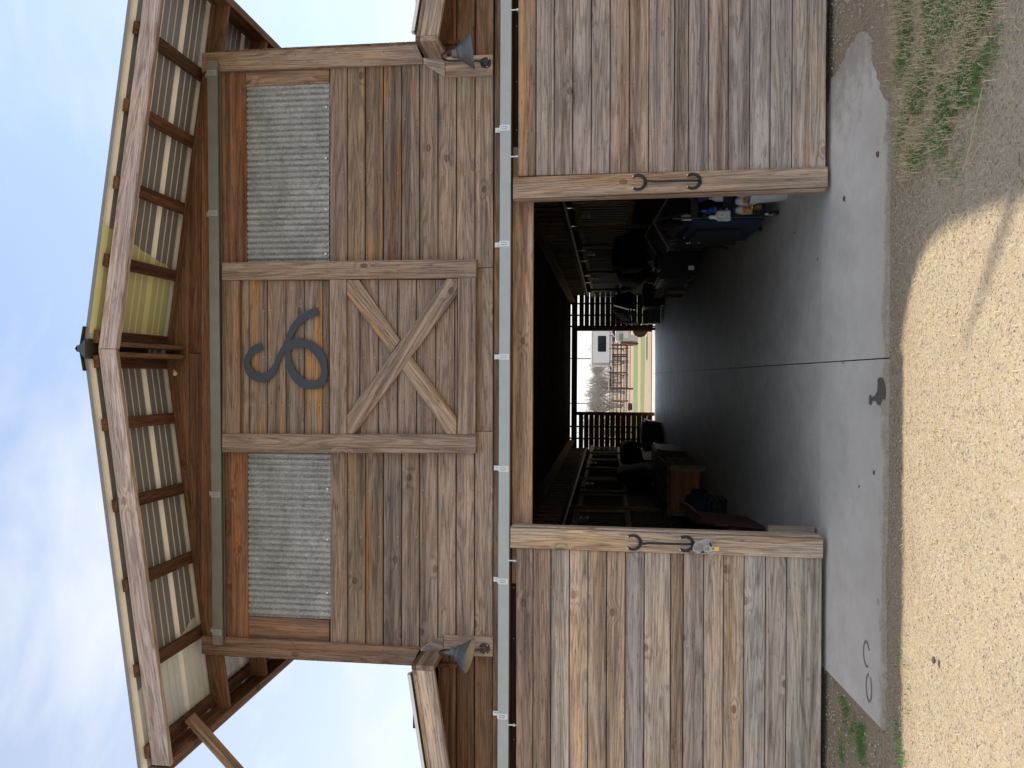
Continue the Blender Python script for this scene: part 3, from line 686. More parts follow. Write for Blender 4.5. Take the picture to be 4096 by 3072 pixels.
# ================================================================== gooseneck barn lamps
def lamp(base, shade_c, tilt, label, rusty):
    t = root('gooseneck_lamp', base, label, 'lamp', 'barn lamps on the corner boards')
    bx, by, bz = base
    mb = MB(); mb.lathe([(.042, .0), (.042, -.006), (.038, -.010), (.030, -.012)], base, 24, 'Y'); mb.build('wall_plate', M['lamp_arm'], t, smooth=True)
    mb = MB(); mb.lathe([(.026, -.010), (.026, -.030), (.020, -.036)], base, 20, 'Y'); mb.build('canopy_cap', M['rust'] if rusty else M['lamp_arm'], t, smooth=True)
    mb = MB()
    for q in (60, 180, 300): mb.lathe([(.0045, 0), (.0045, -.004)], (bx + math.cos(R(q + 20)) * .034, by - .009, bz + math.sin(R(q + 20)) * .034), 6, 'Y')
    mb.build('mount_screw', M['screw_gold'], t)
    sc = Vector(shade_c)
    top = sc + Vector((0, 0, .135))
    pts = [Vector((bx, by - .03, bz)), Vector((bx, by - .05, bz + .06)), Vector((bx, by - .06, bz + .14))]
    top0 = Vector((bx, by - .07, top.z + .035))
    for k in range(9):
        a = R(180 - k * 22.5); mid = (top0 + top + Vector((0, 0, .03))) / 2; half = (top + Vector((0, 0, .03)) - top0) / 2
        pts.append(mid - half * -math.cos(a) * 1.0 + Vector((0, 0, .055 * math.sin(a))))
    pts.append(top + Vector((0, 0, .01)))
    # smooth by subdivision
    sm = []
    for i in range(len(pts) - 1):
        g = lambda q: pts[max(0, min(len(pts) - 1, q))]
        for s_ in range(3):
            u = s_ / 3; A, B, C_, D_ = g(i - 1), g(i), g(i + 1), g(i + 2)
            sm.append(.5 * ((2 * B) + (C_ - A) * u + (2 * A - 5 * B + 4 * C_ - D_) * u * u + (3 * B - A - 3 * C_ + D_) * u ** 3))
    sm.append(pts[-1])
    mb = MB(); mb.tube(sm, .0085, 8); mb.build('gooseneck_arm', M['lamp_arm'], t, smooth=True)
    rot = Matrix.Rotation(tilt[0], 3, 'X') @ Matrix.Rotation(tilt[1], 3, 'Y')
    prof = [(.018, .14), (.030, .135), (.034, .118), (.036, .100), (.050, .092), (.062, .075), (.066, .062), (.069, .058), (.082, .045), (.088, .036), (.091, .032), (.110, .012), (.128, -.012), (.130, -.018)]
    mb = MB(); mb.lathe(list(reversed(prof)), sc, 40, 'Z', rot); o = mb
    # open bottom: drop the big bottom cap
    o.f = [f for f in o.f if len(f) != 40 or max((o.v[i] - sc).length for i in f) < .1]; o.m = [0] * len(o.f)
    o.build('shade', M['lamp_zinc'], t, smooth=True)
    mb = MB(); mb.lathe([(.015, .125), (.046, .085), (.075, .045), (.122, -.010), (.127, -.016)], sc, 40, 'Z', rot)
    mb.f = [f for f in mb.f if len(f) != 40 or max((mb.v[i] - sc).length for i in f) < .1125 and False]; mb.m = [0] * len(mb.f)
    mb.build('shade_lining', M['lamp_inside'], t, smooth=True)
    mb = MB(); mb.lathe([(.012, .10), (.028, .07), (.03, .055), (.020, .035), (.006, .028)], sc, 16, 'Z', rot); mb.build('bulb', M['white_plastic'], t, smooth=True)
pb = P(1943, 252, YW - .024); ps = P(1880, 205, -.12)
lamp(tuple(pb), (ps.x, ps.y, ps.z), (R(8), R(-9)), 'gooseneck barn lamp right of the loft door, plain black cap on its wall plate', False)
pb = P(1938, 2593, YW - .024); ps = P(1869, 2623, -.12)
lamp(tuple(pb), (ps.x, ps.y, ps.z), (R(-7), R(9)), 'gooseneck barn lamp left of the loft door, rusted cap on its wall plate', True)

# ================================================================== main roof
roof = root('main_roof', (.17, -.4, 5.1), parent=barn)
RX, RZ, SL = .174, 5.147, .139
zr = lambda x: RZ - SL * abs(x - RX)
EL, ER = -2.76, 3.02; YF = -.72; YB = 21.9
# fly rafters
silver = (.37, .31, .285, 0)
for xa, xb, ze in ((EL + .01, RX - .001, 0), (RX + .002, ER + .02, 0)):
    pts = [(xa, YF, zr(xa) - .138), (xb, YF, zr(xb) - .132), (xb, YF, zr(xb)), (xa, YF, zr(xa))]
    board('fly_rafter', pts, DY * .04, roof, silver if xa > 0 else (.36, .305, .275, 0), (xb - xa, 0, zr(xb) - zr(xa)))
# purlins, flat timbers running from the fly rafter back over the wall
PX = [2.415, 1.879, 1.341, .80, -.36, -.93, -1.49, -2.09, -2.66, .262, .086]
def purlin(x, ya, yb, w=.088, h=.040, c=DARK):
    s_ = -SL if x > RX else SL
    u = Vector((1, 0, s_)).normalized(); n_ = Vector((-s_, 0, 1)).normalized()
    z = zr(x) + h / 2 + .001
    a = Vector((x, ya, z)); return bar('purlin', a, Vector((x, yb, z)), w, h, roof, tint(c, .15), up=n_)
for x in PX: purlin(x, YF - .012, 1.2 if abs(x - RX) > .3 else 2.0, c=(.105, .055, .034))
# twin ridge hangers just below the ridge, ending at the gable
for x in (.209, .137):
    bar('ridge_hanger', (x, YF + .042, 5.085), (x, YW - .002, 5.022), .032, .145, roof, (.15, .09, .06, 0))
for x, y in ((.10, -.03),):
    mb = MB(); mb.tube([(x - .07, YW - .06, 5.02), (x - .10, YW - .10, 4.985)], [.012, .016], 7); mb.build('wasp_nest', M['straw'], roof)
# spider webs and debris near the ridge
mb = MB()
for k in range(260):
    p = Vector((.17 + random.gauss(0, .13), YW - .008 - random.random() * .05, 4.95 + random.gauss(0, .05)))
    q = p + Vector((j(.05), j(.01), -abs(j(.04)) + .01)); mb.tube([p, (p + q) / 2 + Vector((j(.01), 0, j(.01))), q], .0009, 3, cap=False)
o = mb.build('web_strands', M['leaf_brown'], roof); o['kind'] = 'stuff'
# rafter over the wall plane and the next one behind it
for y in (.16, .86, 1.56, 2.26):
    for xa, xb in ((EL + .03, RX), (RX, ER - .03)):
        bar('rafter', (xa, y, zr(xa) - .072), (xb, y, zr(xb) - .072), .045, .14, roof, tint((.15, .085, .05), .1), up=(0, 0, 1))
# eave beams
for x, s_ in ((EL + .03, -1), (ER - .03, 1)):
    bar('eave_beam', (x, YF + .042, zr(x) - .075), (x, YB, zr(x) - .075), .045, .15, roof, (.12, .068, .042, 0))
    bar('eave_fascia', (x + s_ * .05, YF + .0, zr(x) - .055), (x + s_ * .05, YB, zr(x) - .055), .03, .15, roof, (.15, .10, .07, 0))
# strut below the left eave
bar('knee_strut', (-2.56, -.36, 4.66), (-3.72, -.36, 3.51), .075, .055, roof, (.25, .175, .115, 0), up=(1, 0, 1))
# roofing sheets: one panel strip per 0.305 m between rib crowns; underside cream ribs, taupe pans with two stiffening beads
y0 = -.775
def sheet(side, ya, yb, mats):
    s_ = -1 if side < 0 else 1; xe = EL - .03 if side < 0 else ER + .05
    mb = MB()
    zb_ = lambda x: zr(x) + .046
    def strip(y1, y2, dz1, dz2, mi, seg=(RX, xe)):
        mb.mi = mi
        a, b = seg
        mb.add([(a, y1, zb_(a) + dz1), (b, y1, zb_(b) + dz1), (b, y2, zb_(b) + dz2), (a, y2, zb_(a) + dz2)], [(0, 1, 2, 3)])
    for (u, v, d1, d2, mi) in ((0, .018, 0, .022, 0), (.018, .052, .022, .022, 0), (.052, .07, .022, 0, 0), (.07, .140, 0, 0, 1), (.140, .147, 0, .005, 2), (.147, .154, .005, 0, 2), (.154, .221, 0, 0, 1), (.221, .228, 0, .005, 2), (.228, .235, .005, 0, 2), (.235, .305, 0, 0, 1)):
        if ya + u < yb: strip(ya + u, min(yb, ya + v), d1, d2, mi)
    return mb.build('roof_sheet', mats, roof)
y = y0; k = 0
while y < 21.8:
    for sd in (-1, 1): sheet(sd, y, y + .305, [M['cream_metal'], M['taupe_metal'], M['taupe_line']] if y < 2.2 else [M['white_metal'], M['taupe_metal'], M['taupe_line']])
    y += .305; k += 1
# outer weather skin on top of the panels
for sd, xe in ((-1, EL - .03), (1, ER + .05)):
    mb = MB(); n_ = 4
    mb.add([(RX, y0 + .004, zr(RX) + .071), (xe, y0 + .004, zr(xe) + .071), (xe, YB, zr(xe) + .071), (RX, YB, zr(RX) + .071)], [(0, 1, 2, 3)])
    mb.add([(RX, y0, zr(RX) + .046), (xe, y0, zr(xe) + .046), (xe, y0, zr(xe) + .073), (RX, y0, zr(RX) + .073)], [(0, 1, 2, 3)])
    mb.build('roof_skin', M['sheet_edge'], roof)
# yellow-olive patch laid on the underside right of the ridge, irregular edge
def patch(x_edge, ya, yb, mat, dz, name='olive_underside'):
    mb = MB(); n_ = max(2, int((yb - ya) / .02)); L_ = []; 
    for i in range(n_ + 1):
        yy = ya + (yb - ya) * i / n_; L_.append((x_edge(yy), yy))
    zb_ = lambda x: zr(x) + dz
    vs = []
    for xx, yy in L_: vs += [(RX + .11, yy, zb_(RX + .11)), (xx, yy, zb_(xx))]
    mb.add(vs, [(2 * i, 2 * i + 1, 2 * i + 3, 2 * i + 2) for i in range(n_)])
    o = mb.build(name, M[mat], roof); return o
edge = lambda yy: 1.046 - .22 * (yy + .76) + .03 * noise.noise(Vector((yy * 9, 0, 3)))
yy = y0
while yy < .12:
    for (u, v, mi, dz) in ((.0, .07, 'olive_metal', .0445), (.07, .140, 'olive_dark', .0448), (.140, .154, 'olive_light', .0446), (.154, .221, 'olive_dark', .0448), (.221, .235, 'olive_light', .0446), (.235, .305, 'olive_dark', .0448)):
        if yy + u < .14: patch(edge, yy + u, min(.15, yy + v), mi, dz)
    yy += .305
# sunlight bounced off the lean-to, painted pale on the underside's left end
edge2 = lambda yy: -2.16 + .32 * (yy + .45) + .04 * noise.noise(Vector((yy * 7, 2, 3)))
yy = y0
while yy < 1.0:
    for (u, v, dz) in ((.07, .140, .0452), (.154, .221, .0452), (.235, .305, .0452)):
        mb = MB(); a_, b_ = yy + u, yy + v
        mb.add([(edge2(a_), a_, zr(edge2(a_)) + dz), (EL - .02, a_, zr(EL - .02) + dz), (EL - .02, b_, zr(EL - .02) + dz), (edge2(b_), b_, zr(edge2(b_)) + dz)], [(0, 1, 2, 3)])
        mb.build('bounce_underside', M['bounce_pale'], roof)
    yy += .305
# ridge cap
mb = MB()
for sd in (-1, 1):
    w = .155
    mb.add([(RX, y0 - .03, RZ + .115), (RX + sd * .022, y0 - .03, RZ + .10), (RX + sd * .024, y0 - .03, RZ + .080), (RX + sd * w, y0 - .03, RZ + .078 - SL * w), (RX + sd * w, y0 - .03, RZ + .066 - SL * w),
            (RX, YB, RZ + .115), (RX + sd * .022, YB, RZ + .10), (RX + sd * .024, YB, RZ + .080), (RX + sd * w, YB, RZ + .078 - SL * w), (RX + sd * w, YB, RZ + .066 - SL * w)],
           [(0, 5, 6, 1), (1, 6, 7, 2), (2, 7, 8, 3), (3, 8, 9, 4)])
mb.prism([(RX - .07, y0 - .028, RZ + .04), (RX + .07, y0 - .028, RZ + .04), (RX + .03, y0 - .028, RZ + .078), (RX + .018, y0 - .028, RZ + .10), (RX - .018, y0 - .028, RZ + .10), (RX - .03, y0 - .028, RZ + .078)], DY * .75)
mb.build('ridge_cap', M['green_grey_metal'], roof)

# ================================================================== lean-to roofs on both sides
def lean(side, xi, zi, xo, sl, yf, cols):
    t = root('lean_to_roof', (xi, yf, zi), parent=barn)
    z = lambda x: zi - sl * abs(x - xi)
    # face board, thin edge board above it, end board back to the wall, soffit blocking, sheet metal
    board('fascia', [(xi, yf, z(xi) - .135), (xo, yf, z(xo) - .135), (xo, yf, z(xo) - .001), (xi, yf, z(xi) - .001)], DY * .038, t, cols[0], (xo - xi, 0, z(xo) - z(xi)))
    board('edge_board', [(xi, yf + .004, z(xi) + .002), (xo, yf + .004, z(xo) + .002), (xo, yf + .004, z(xo) + .032), (xi, yf + .004, z(xi) + .032)], DY * .034, t, cols[1], (xo - xi, 0, z(xo) - z(xi)))
    e = side * -.002
    board('end_board', [(xi + e, yf + .0, z(xi) - .135), (xi + e, YW - .03, z(xi) - .135 + .0), (xi + e, YW - .03, z(xi) - .001), (xi + e, yf + .0, z(xi) - .001)], Vector((-side * .036, 0, 0)), t, cols[2], (0, 1, 0), .002, zdir=(-side, 0, 0))
    board('end_cap', [(xi + e, yf + .004, z(xi) + .003), (xi + e, YW - .03, z(xi) + .003), (xi + e, YW - .03, z(xi) + .034), (xi + e, yf + .004, z(xi) + .034)], Vector((-side * .030, 0, 0)), t, cols[3], (0, 1, 0), .002, zdir=(-side, 0, 0))
    # top sheet with raised ribs
    mb = MB(); y = yf - .02
    mb.add([(xi + side * .03, yf - .025, z(xi) + .044), (xo, yf - .025, z(xo) + .044), (xo, YB, z(xo) + .044), (xi + side * .03, YB, z(xi) + .044)], [(0, 1, 2, 3)])
    mb.add([(xi + side * .03, yf - .025, z(xi) + .034), (xo, yf - .025, z(xo) + .034), (xo, yf - .025, z(xo) + .058), (xi + side * .03, yf - .025, z(xi) + .058)], [(0, 1, 2, 3)])
    while y < YB:
        mb.prism([(xi + side * .03, y, z(xi) + .044), (xi + side * .03, y + .018, z(xi) + .064), (xi + side * .03, y + .052, z(xi) + .064), (xi + side * .03, y + .07, z(xi) + .044)], (xo - xi - side * .03, 0, z(xo) - z(xi))); y += .305
    mb.build('roof_sheet', M['white_metal'], t)
    # underside deck
    mb = MB(); mb.add([(xi, yf + .03, z(xi) + .03), (xo, yf + .03, z(xo) + .03), (xo, YB, z(xo) + .03), (xi, YB, z(xi) + .03)], [(0, 3, 2, 1)])
    mb.build('soffit', WOOD, t, xdir=(0, 1, 0), col=(.10, .055, .035, 0))
    return t
for xx, sg in ((-.045, 1),): pass
lean(-1, -2.165, 2.962, -6.1, .16, -.25, [(.385, .315, .255, 0), (.35, .28, .22, .2), (.24, .18, .135, .2), (.11, .07, .048, 0)])
lean(1, 2.468, 2.950, 6.4, .165, -.25, [(.36, .29, .235, 0), (.34, .27, .205, 0), (.30, .235, .18, .2), (.13, .085, .06, 0)])
# outer walls of the lean-tos and posts
for x, sd in ((-5.9, -1), (6.2, 1)):
    mb = MB(); mb.box((min(x, x + sd * .04), .14, 0), (max(x, x + sd * .04), 21.7, 2.33)); mb.build('side_wall', WOOD, barn, xdir=(0, 1, 0), col=(.12, .075, .05, 0))

# ================================================================== interior
inn = root('aisle_ceiling', (.17, 11, 2.9), parent=barn)
XL, XR = -2.5, 2.8; YBK = 21.7; ZC = 2.93
for k in range(52):
    y = .35 + k * .41
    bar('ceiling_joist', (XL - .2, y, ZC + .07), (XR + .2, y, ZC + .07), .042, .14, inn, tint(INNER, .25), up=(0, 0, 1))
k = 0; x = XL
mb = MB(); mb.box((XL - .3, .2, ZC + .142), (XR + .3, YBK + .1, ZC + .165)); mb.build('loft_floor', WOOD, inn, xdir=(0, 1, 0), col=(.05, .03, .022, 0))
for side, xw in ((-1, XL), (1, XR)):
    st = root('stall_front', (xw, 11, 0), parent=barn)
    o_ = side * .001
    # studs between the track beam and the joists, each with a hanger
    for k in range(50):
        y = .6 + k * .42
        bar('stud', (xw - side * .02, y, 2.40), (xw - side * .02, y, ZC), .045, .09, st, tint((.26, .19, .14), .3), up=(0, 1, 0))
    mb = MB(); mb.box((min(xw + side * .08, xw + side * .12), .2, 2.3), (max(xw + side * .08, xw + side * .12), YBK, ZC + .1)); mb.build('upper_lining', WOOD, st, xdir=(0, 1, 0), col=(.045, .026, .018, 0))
    bar('track_beam', (xw, .3, 2.345), (xw, YBK, 2.345), .05, .10, st, (.05, .035, .028, 0))
    mb = MB(); mb.tube([(xw - side * .05, 2.0, 2.30), (xw - side * .05, YBK - .5, 2.30)], .028, 8); mb.build('track_tube', M['grey_plastic'], st, smooth=True)
    # stall walls of boards with grilles
    bays = [(.3 + 4.28 * q, .3 + 4.28 * (q + 1)) for q in range(5)]
    for (ya, yb) in bays:
        bar('post', (xw, ya + .07, 0), (xw, ya + .07, 2.295), .13, .13, st, tint((.22, .15, .10), .2), up=(0, 1, 0))
        for r_ in range(9):
            z = .02 + r_ * .134
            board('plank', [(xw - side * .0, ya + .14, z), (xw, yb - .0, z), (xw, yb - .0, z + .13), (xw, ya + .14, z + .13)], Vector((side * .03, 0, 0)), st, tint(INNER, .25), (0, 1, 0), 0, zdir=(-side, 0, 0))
        # fixed panel and sliding stall door grilles
        ym = (ya + yb) / 2
        for (p0, p1, dx) in ((ya + .2, ym - .1, 0), (ym, yb - .35, -.06)):
            g = root('stall_door' if dx else 'fixed_grille', (xw + dx * side, (p0 + p1) / 2, 1.2), parent=barn)
            xx = xw + side * dx
            cc = tint((.42, .32, .23), .15)
            for zz_ in (1.23, 2.12): bar('rail', (xx, p0, zz_), (xx, p1, zz_), .035, .09, g, cc)
            for yy in (p0, p1): bar('stile', (xx, yy, 1.2), (xx, yy, 2.17), .035, .09, g, cc, up=(0, 1, 0))
            for q in range(1, 9):
                yy = p0 + (p1 - p0) * q / 9
                mb = MB(); mb.tube([(xx, yy, 1.27), (xx, yy, 2.08)], .007, 6, cap=False); mb.build('grille_bar', M['grille_bar'], g)
            if dx:
                for yy in (p0 + .12, p1 - .12):
                    mb = MB(); mb.tube([(xx - side * .05, yy - .02, 2.26), (xx - side * .05, yy - .02, 2.10), (xx - side * .05, yy, 2.075), (xx - side * .05, yy + .02, 2.10), (xx - side * .05, yy + .02, 2.26)], .008, 6); mb.build('roller_hanger', M['chrome'], g, smooth=True)
                mb = MB(); q_ = (p0 + p1) / 2
                mb.box((xx - .03, q_ - .10, 2.02), (xx + .03, q_ + .10, 2.05)); mb.box((xx - .03, q_ - .10, 1.90), (xx + .03, q_ + .10, 1.93)); mb.box((xx - .03, q_ - .10, 1.93), (xx + .03, q_ - .08, 2.02)); mb.box((xx - .03, q_ + .08, 1.93), (xx + .03, q_ + .10, 2.02))
                mb.build('name_plate', M['grey_plastic'], g)
    # dark stall interior behind the grilles
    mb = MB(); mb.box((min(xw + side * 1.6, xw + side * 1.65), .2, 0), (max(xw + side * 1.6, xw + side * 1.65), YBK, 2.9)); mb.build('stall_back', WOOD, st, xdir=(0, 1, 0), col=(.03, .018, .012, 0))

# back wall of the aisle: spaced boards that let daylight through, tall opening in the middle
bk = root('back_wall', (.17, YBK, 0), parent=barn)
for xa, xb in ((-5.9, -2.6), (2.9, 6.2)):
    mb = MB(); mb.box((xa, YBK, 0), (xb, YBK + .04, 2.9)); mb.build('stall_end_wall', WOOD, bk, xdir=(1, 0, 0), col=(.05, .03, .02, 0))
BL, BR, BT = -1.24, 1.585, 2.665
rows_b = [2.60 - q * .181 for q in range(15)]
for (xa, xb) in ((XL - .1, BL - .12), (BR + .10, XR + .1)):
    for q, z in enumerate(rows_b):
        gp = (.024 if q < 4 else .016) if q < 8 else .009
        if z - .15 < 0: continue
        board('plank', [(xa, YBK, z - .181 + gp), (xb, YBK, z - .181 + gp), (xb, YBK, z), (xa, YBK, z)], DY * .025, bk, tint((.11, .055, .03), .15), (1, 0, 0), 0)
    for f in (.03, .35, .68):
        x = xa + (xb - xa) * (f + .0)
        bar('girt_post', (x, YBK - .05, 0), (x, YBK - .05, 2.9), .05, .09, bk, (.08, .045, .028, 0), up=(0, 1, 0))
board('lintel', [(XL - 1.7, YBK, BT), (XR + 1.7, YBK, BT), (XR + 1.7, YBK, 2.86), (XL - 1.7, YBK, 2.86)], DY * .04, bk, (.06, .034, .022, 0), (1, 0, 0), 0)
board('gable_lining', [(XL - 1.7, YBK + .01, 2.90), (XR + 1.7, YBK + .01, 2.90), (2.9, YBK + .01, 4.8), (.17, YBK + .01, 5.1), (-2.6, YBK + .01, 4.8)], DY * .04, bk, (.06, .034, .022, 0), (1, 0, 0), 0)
for xa, xb in ((BL - .12, BL), (BR, BR + .10)):
    board('door_jamb', [(xa, YBK - .03, 0), (xb, YBK - .03, 0), (xb, YBK - .03, BT), (xa, YBK - .03, BT)], DY * .028, bk, (.15, .075, .035, 0), (0, 0, 1), 0)
board('door_stile', [(BR - .015, YBK + .06, .12), (BR + .14, YBK + .06, .12), (BR + .14, YBK + .06, BT), (BR - .015, YBK + .06, BT)], DY * .05, bk, (.26, .14, .05, 0), (0, 0, 1), 0)
board('kick_block', [(BR - .045, YBK + .03, .10), (BR + .07, YBK + .03, .10), (BR + .07, YBK + .03, .72), (BR - .045, YBK + .03, .72)], DY * .028, bk, (.28, .15, .05, 0), (0, 0, 1), 0)

# ================================================================== ground
def polyobj(name, pts, z, mat, kind='structure', th=0, label=None, parent=None):
    mb = MB()
    if th: mb.prism([(p[0], p[1], z) for p in pts], (0, 0, -th), .004)
    else: mb.add([(p[0], p[1], z) for p in pts], [tuple(range(len(pts)))])
    o = mb.build(name, mat, parent, origin=Vector((0, 0, 0)))
    if kind and parent is None: o['kind'] = kind
    return o
# ground sheet: fine grid near the camera, coarse beyond
mb = MB(); xs = [-900, -200, -60, -20, -8] + [-4 + q * .05 for q in range(161)] + [8, 20, 60, 200, 900]
ys = [-400, -80, -20, -8, -6] + [-5.5 + q * .05 for q in range(121)] + [2, 8, 22, 24.2, 30, 45, 80, 200, 900]
vs = []; 
for y in ys:
    for x in xs:
        near = -4.2 < x < 4.2 and -5.6 < y < .6
        z = -.016
        if near:
            z += .010 * noise.noise(Vector((x * 3, y * 3, 0))) + .006 * noise.noise(Vector((x * 14, y * 14, 5))) + .003 * noise.noise(Vector((x * 40, y * 40, 9)))
            if y > -1.35 and -2.3 < x < 2.5: z = min(z, -.008) - (.02 if (y > -1.1 and -1.9 < x < 1.3) else 0)
        vs.append((x, y, z - (.10 if (y >= 2 and y < 23.9 and abs(x) <= 8) else 0)))
nx = len(xs); fs = [(a * nx + b, a * nx + b + 1, (a + 1) * nx + b + 1, (a + 1) * nx + b) for a in range(len(ys) - 1) for b in range(nx - 1)]
mb.add(vs, fs); o = mb.build('ground', DIRT, origin=Vector((0, 0, 0)), smooth=True); o['kind'] = 'structure'

random.seed(11)
CRX = .11
# apron outline with a ragged, soil-lapped right end
def rag(a, b, n, amp):
    a = Vector(a); b = Vector(b); o = []
    for i in range(n):
        u = i / n; p = a.lerp(b, u); o.append((p.x + j(amp), p.y + j(amp)))
    return o
right = []
rp = [G(3544, 420), G(3512, 360), G(3495, 300), G(3478, 235), G(3482, 165), G(3445, 123), G(3396, 185), G(3360, 265), G(3325, 315), G(3318, 400)]
for a, b in zip(rp[:-1], rp[1:]): right += rag((a.x, a.y, 0), (b.x, b.y, 0), 5, .012)
fe = lambda x: -1.165 + .004 * math.sin(x * 9) + .004 * math.sin(x * 23)
front_r = [(CRX + .004 + q * .1, fe(q * .1)) for q in range(0, 13)]
ap_r = front_r + [(rp[0].x, rp[0].y)] + right + [(rp[-1].x, rp[-1].y), (rp[-1].x, .228), (CRX + .004, .228)]
ap_l = [(-2.02, -1.166)] + [(-2.0 + q * .1, fe(-2.0 + q * .1)) for q in range(1, 21)] + [(CRX - .004, fe(0)), (CRX - .004, .228), (-2.14, .228), (-2.12, .10)]
slab = root('concrete_floor', (.11, 10, 0)); slab['kind'] = 'structure'
mb = MB(); mb.prism([(a, b, 0) for a, b in ap_r], (0, 0, -.12), .0); mb.build('apron_slab', APRON, slab, origin=Vector((0, 0, 0)))
mb = MB(); mb.prism([(a, b, 0) for a, b in ap_l], (0, 0, -.12), .0); mb.build('apron_slab', APRON, slab, origin=Vector((0, 0, 0)))
mb = MB(); mb.prism([(CRX + .004, .231, .0), (6.2, .231, .0), (6.2, 23.9, .0), (CRX + .004, 23.9, .0)], (0, 0, -.08)); mb.build('floor_slab', FLOOR, slab, origin=Vector((0, 0, 0)))
mb = MB(); mb.prism([(-5.9, .231, .0), (CRX - .004, .231, .0), (CRX - .004, 23.9, .0), (-5.9, 23.9, .0)], (0, 0, -.08)); mb.build('floor_slab', FLOOR, slab, origin=Vector((0, 0, 0)))
polyobj('joint_bed', [(-6, -1.1), (6, -1.1), (6, 23.8), (-6, 23.8)], -.03, M['cut_joint'], None, 0, None, slab) if False else None
# soil lapping over the slab beside the right door and left corner
def soil(name, cen, rx, ry, seed, hgt=.012):
    mb = MB(); n_ = 40; rings = 6; vs = [(cen[0], cen[1], hgt)]
    for r_ in range(1, rings + 1):
        for k in range(n_):
            a = 2 * math.pi * k / n_; rr = r_ / rings * (1 + .28 * noise.noise(Vector((math.cos(a) * 2 + seed, math.sin(a) * 2, 0))) + .10 * noise.noise(Vector((math.cos(a) * 8 + seed, math.sin(a) * 8, 0))))
            vs.append((cen[0] + math.cos(a) * rx * rr, cen[1] + math.sin(a) * ry * rr, hgt * (1 - (r_ / rings) ** 2) - .004 * (r_ == rings)))
    fs = [(0, 1 + k, 1 + (k + 1) % n_) for k in range(n_)]
    for r_ in range(rings - 1):
        for k in range(n_): a = 1 + r_ * n_ + k; b = 1 + r_ * n_ + (k + 1) % n_; fs.append((a, a + n_, b + n_, b))
    mb.add(vs, fs); o = mb.build(name, DIRT, origin=Vector((0, 0, 0)), smooth=True); o['kind'] = 'structure'; return o


# damp spill, horseshoe prints, small droppings and leaves on the apron
def blot(name, outline, mat, z=.0045, label=None, cat=None):
    mb = MB(); pts = [G(a, b, z) for a, b in outline]; mb.add([(p.x, p.y, z) for p in pts], [tuple(range(len(pts)))])
    o = mb.build(name, mat); 
    if label: tag(o, label, cat)
    return o
k7 = .6173
def C7(l): return [(3050 + a * k7, 1024 + b * k7) for a, b in l]
blot('damp_stain', C7([(745, 795), (760, 785), (778, 792), (790, 830), (796, 880), (792, 930), (775, 925), (760, 968), (742, 962), (735, 940), (712, 938), (700, 968), (688, 955), (690, 905), (698, 900), (706, 915), (728, 905), (742, 875), (745, 840)]), M['stain_damp'], .0045, 'ragged dark damp stain on the apron edge left of the centre joint', 'stain')
def print_shoe(cx, cy, rx, ry, a0, a1, label):
    c = G(cx, cy); mb = MB(); pts = []
    for k in range(20):
        a = R(a0 + (a1 - a0) * k / 19); pts.append((c.x + math.cos(a) * rx, c.y + math.sin(a) * ry, .003))
    mb.tube(pts, [.007] * 20, 6, flat=.35, nrm=(0, 0, 1)); o = mb.build('hoof_print', M['print_grey'], smooth=True); tag(o, label, 'hoof print', 'horseshoe prints in the concrete apron')
print_shoe(3050 + 676 * k7, 2048 + 920 * k7, .075, .055, -60, 215, 'grey horseshoe-shaped print in the slab, the one nearer the left door edge')
print_shoe(3050 + 692 * k7, 2048 + 1140 * k7, .080, .050, 10, 330, 'grey horseshoe-shaped print in the slab, the one nearer the dirt corner')
def clod(px, py, r_, label, mat='dark_clod', cat='clod', name='dirt_clod', fl=.4):
    p = G(px, py); mb = MB(); n_ = 9
    vs = []; 
    for i in range(5):
        for k in range(n_):
            a = 2 * math.pi * k / n_; th = math.pi * (i + .5) / 5
            q = r_ * (1 + .35 * noise.noise(Vector((k * 1.3 + px, i * 1.7, py)))); vs.append((p.x + math.cos(a) * math.sin(th) * q, p.y + math.sin(a) * math.sin(th) * q * .7, r_ * fl * .8 + math.cos(th) * q * fl))
    fs = [(i * n_ + k, i * n_ + (k + 1) % n_, (i + 1) * n_ + (k + 1) % n_, (i + 1) * n_ + k) for i in range(4) for k in range(n_)] + [tuple(reversed(range(n_))), tuple(range(4 * n_, 5 * n_))]
    mb.add(vs, [tuple(reversed(f)) for f in fs]); tag(mb.build(name, M[mat]), label, cat)
clod(3380, 795, .020, 'dark dried clod on the apron below the right door edge')
clod(3514, 617, .019, 'brown flattened clod near the apron edge under the right door')
clod(3180, 930, .009, 'tiny dark clod on the floor in front of the grooming cart')
clod(3272, 1036, .009, 'tiny dark clod on the apron right of the centre joint')
clod(3498, 1890, .014, 'grey round clod on the left part of the apron')
clod(3438, 1946, .009, 'small grey clod between the left door and the round clod')
clod(3740, 2640, .020, 'clump of dark grass roots on the sunlit dirt', 'dark_clod')
def leaf(px, py, ang, l, mat, label):
    p = G(px, py, .004); mb = MB(); d = Vector((math.cos(ang), math.sin(ang), 0)); s_ = Vector((-d.y, d.x, 0)); c = Vector((p.x, p.y, .006))
    mb.add([c - d * l, c - d * l * .3 + s_ * l * .28, c + d * l * .5 + s_ * l * .2, c + d * l + Vector((0, 0, .006)), c + d * l * .5 - s_ * l * .2 + Vector((0, 0, .004)), c - d * l * .3 - s_ * l * .28 + Vector((0, 0, .004))], [(0, 3, 2, 1), (0, 5, 4, 3)])
    tag(mb.build('fallen_leaf', M[mat]), label, 'leaf', 'fallen leaves on the yard')
leaf(3547, 500, .2, .028, 'leaf_red', 'dark red leaf on the apron edge beside the grass')
leaf(3514, 2407, .3, .024, 'leaf_brown', 'orange brown leaf on the left part of the apron')
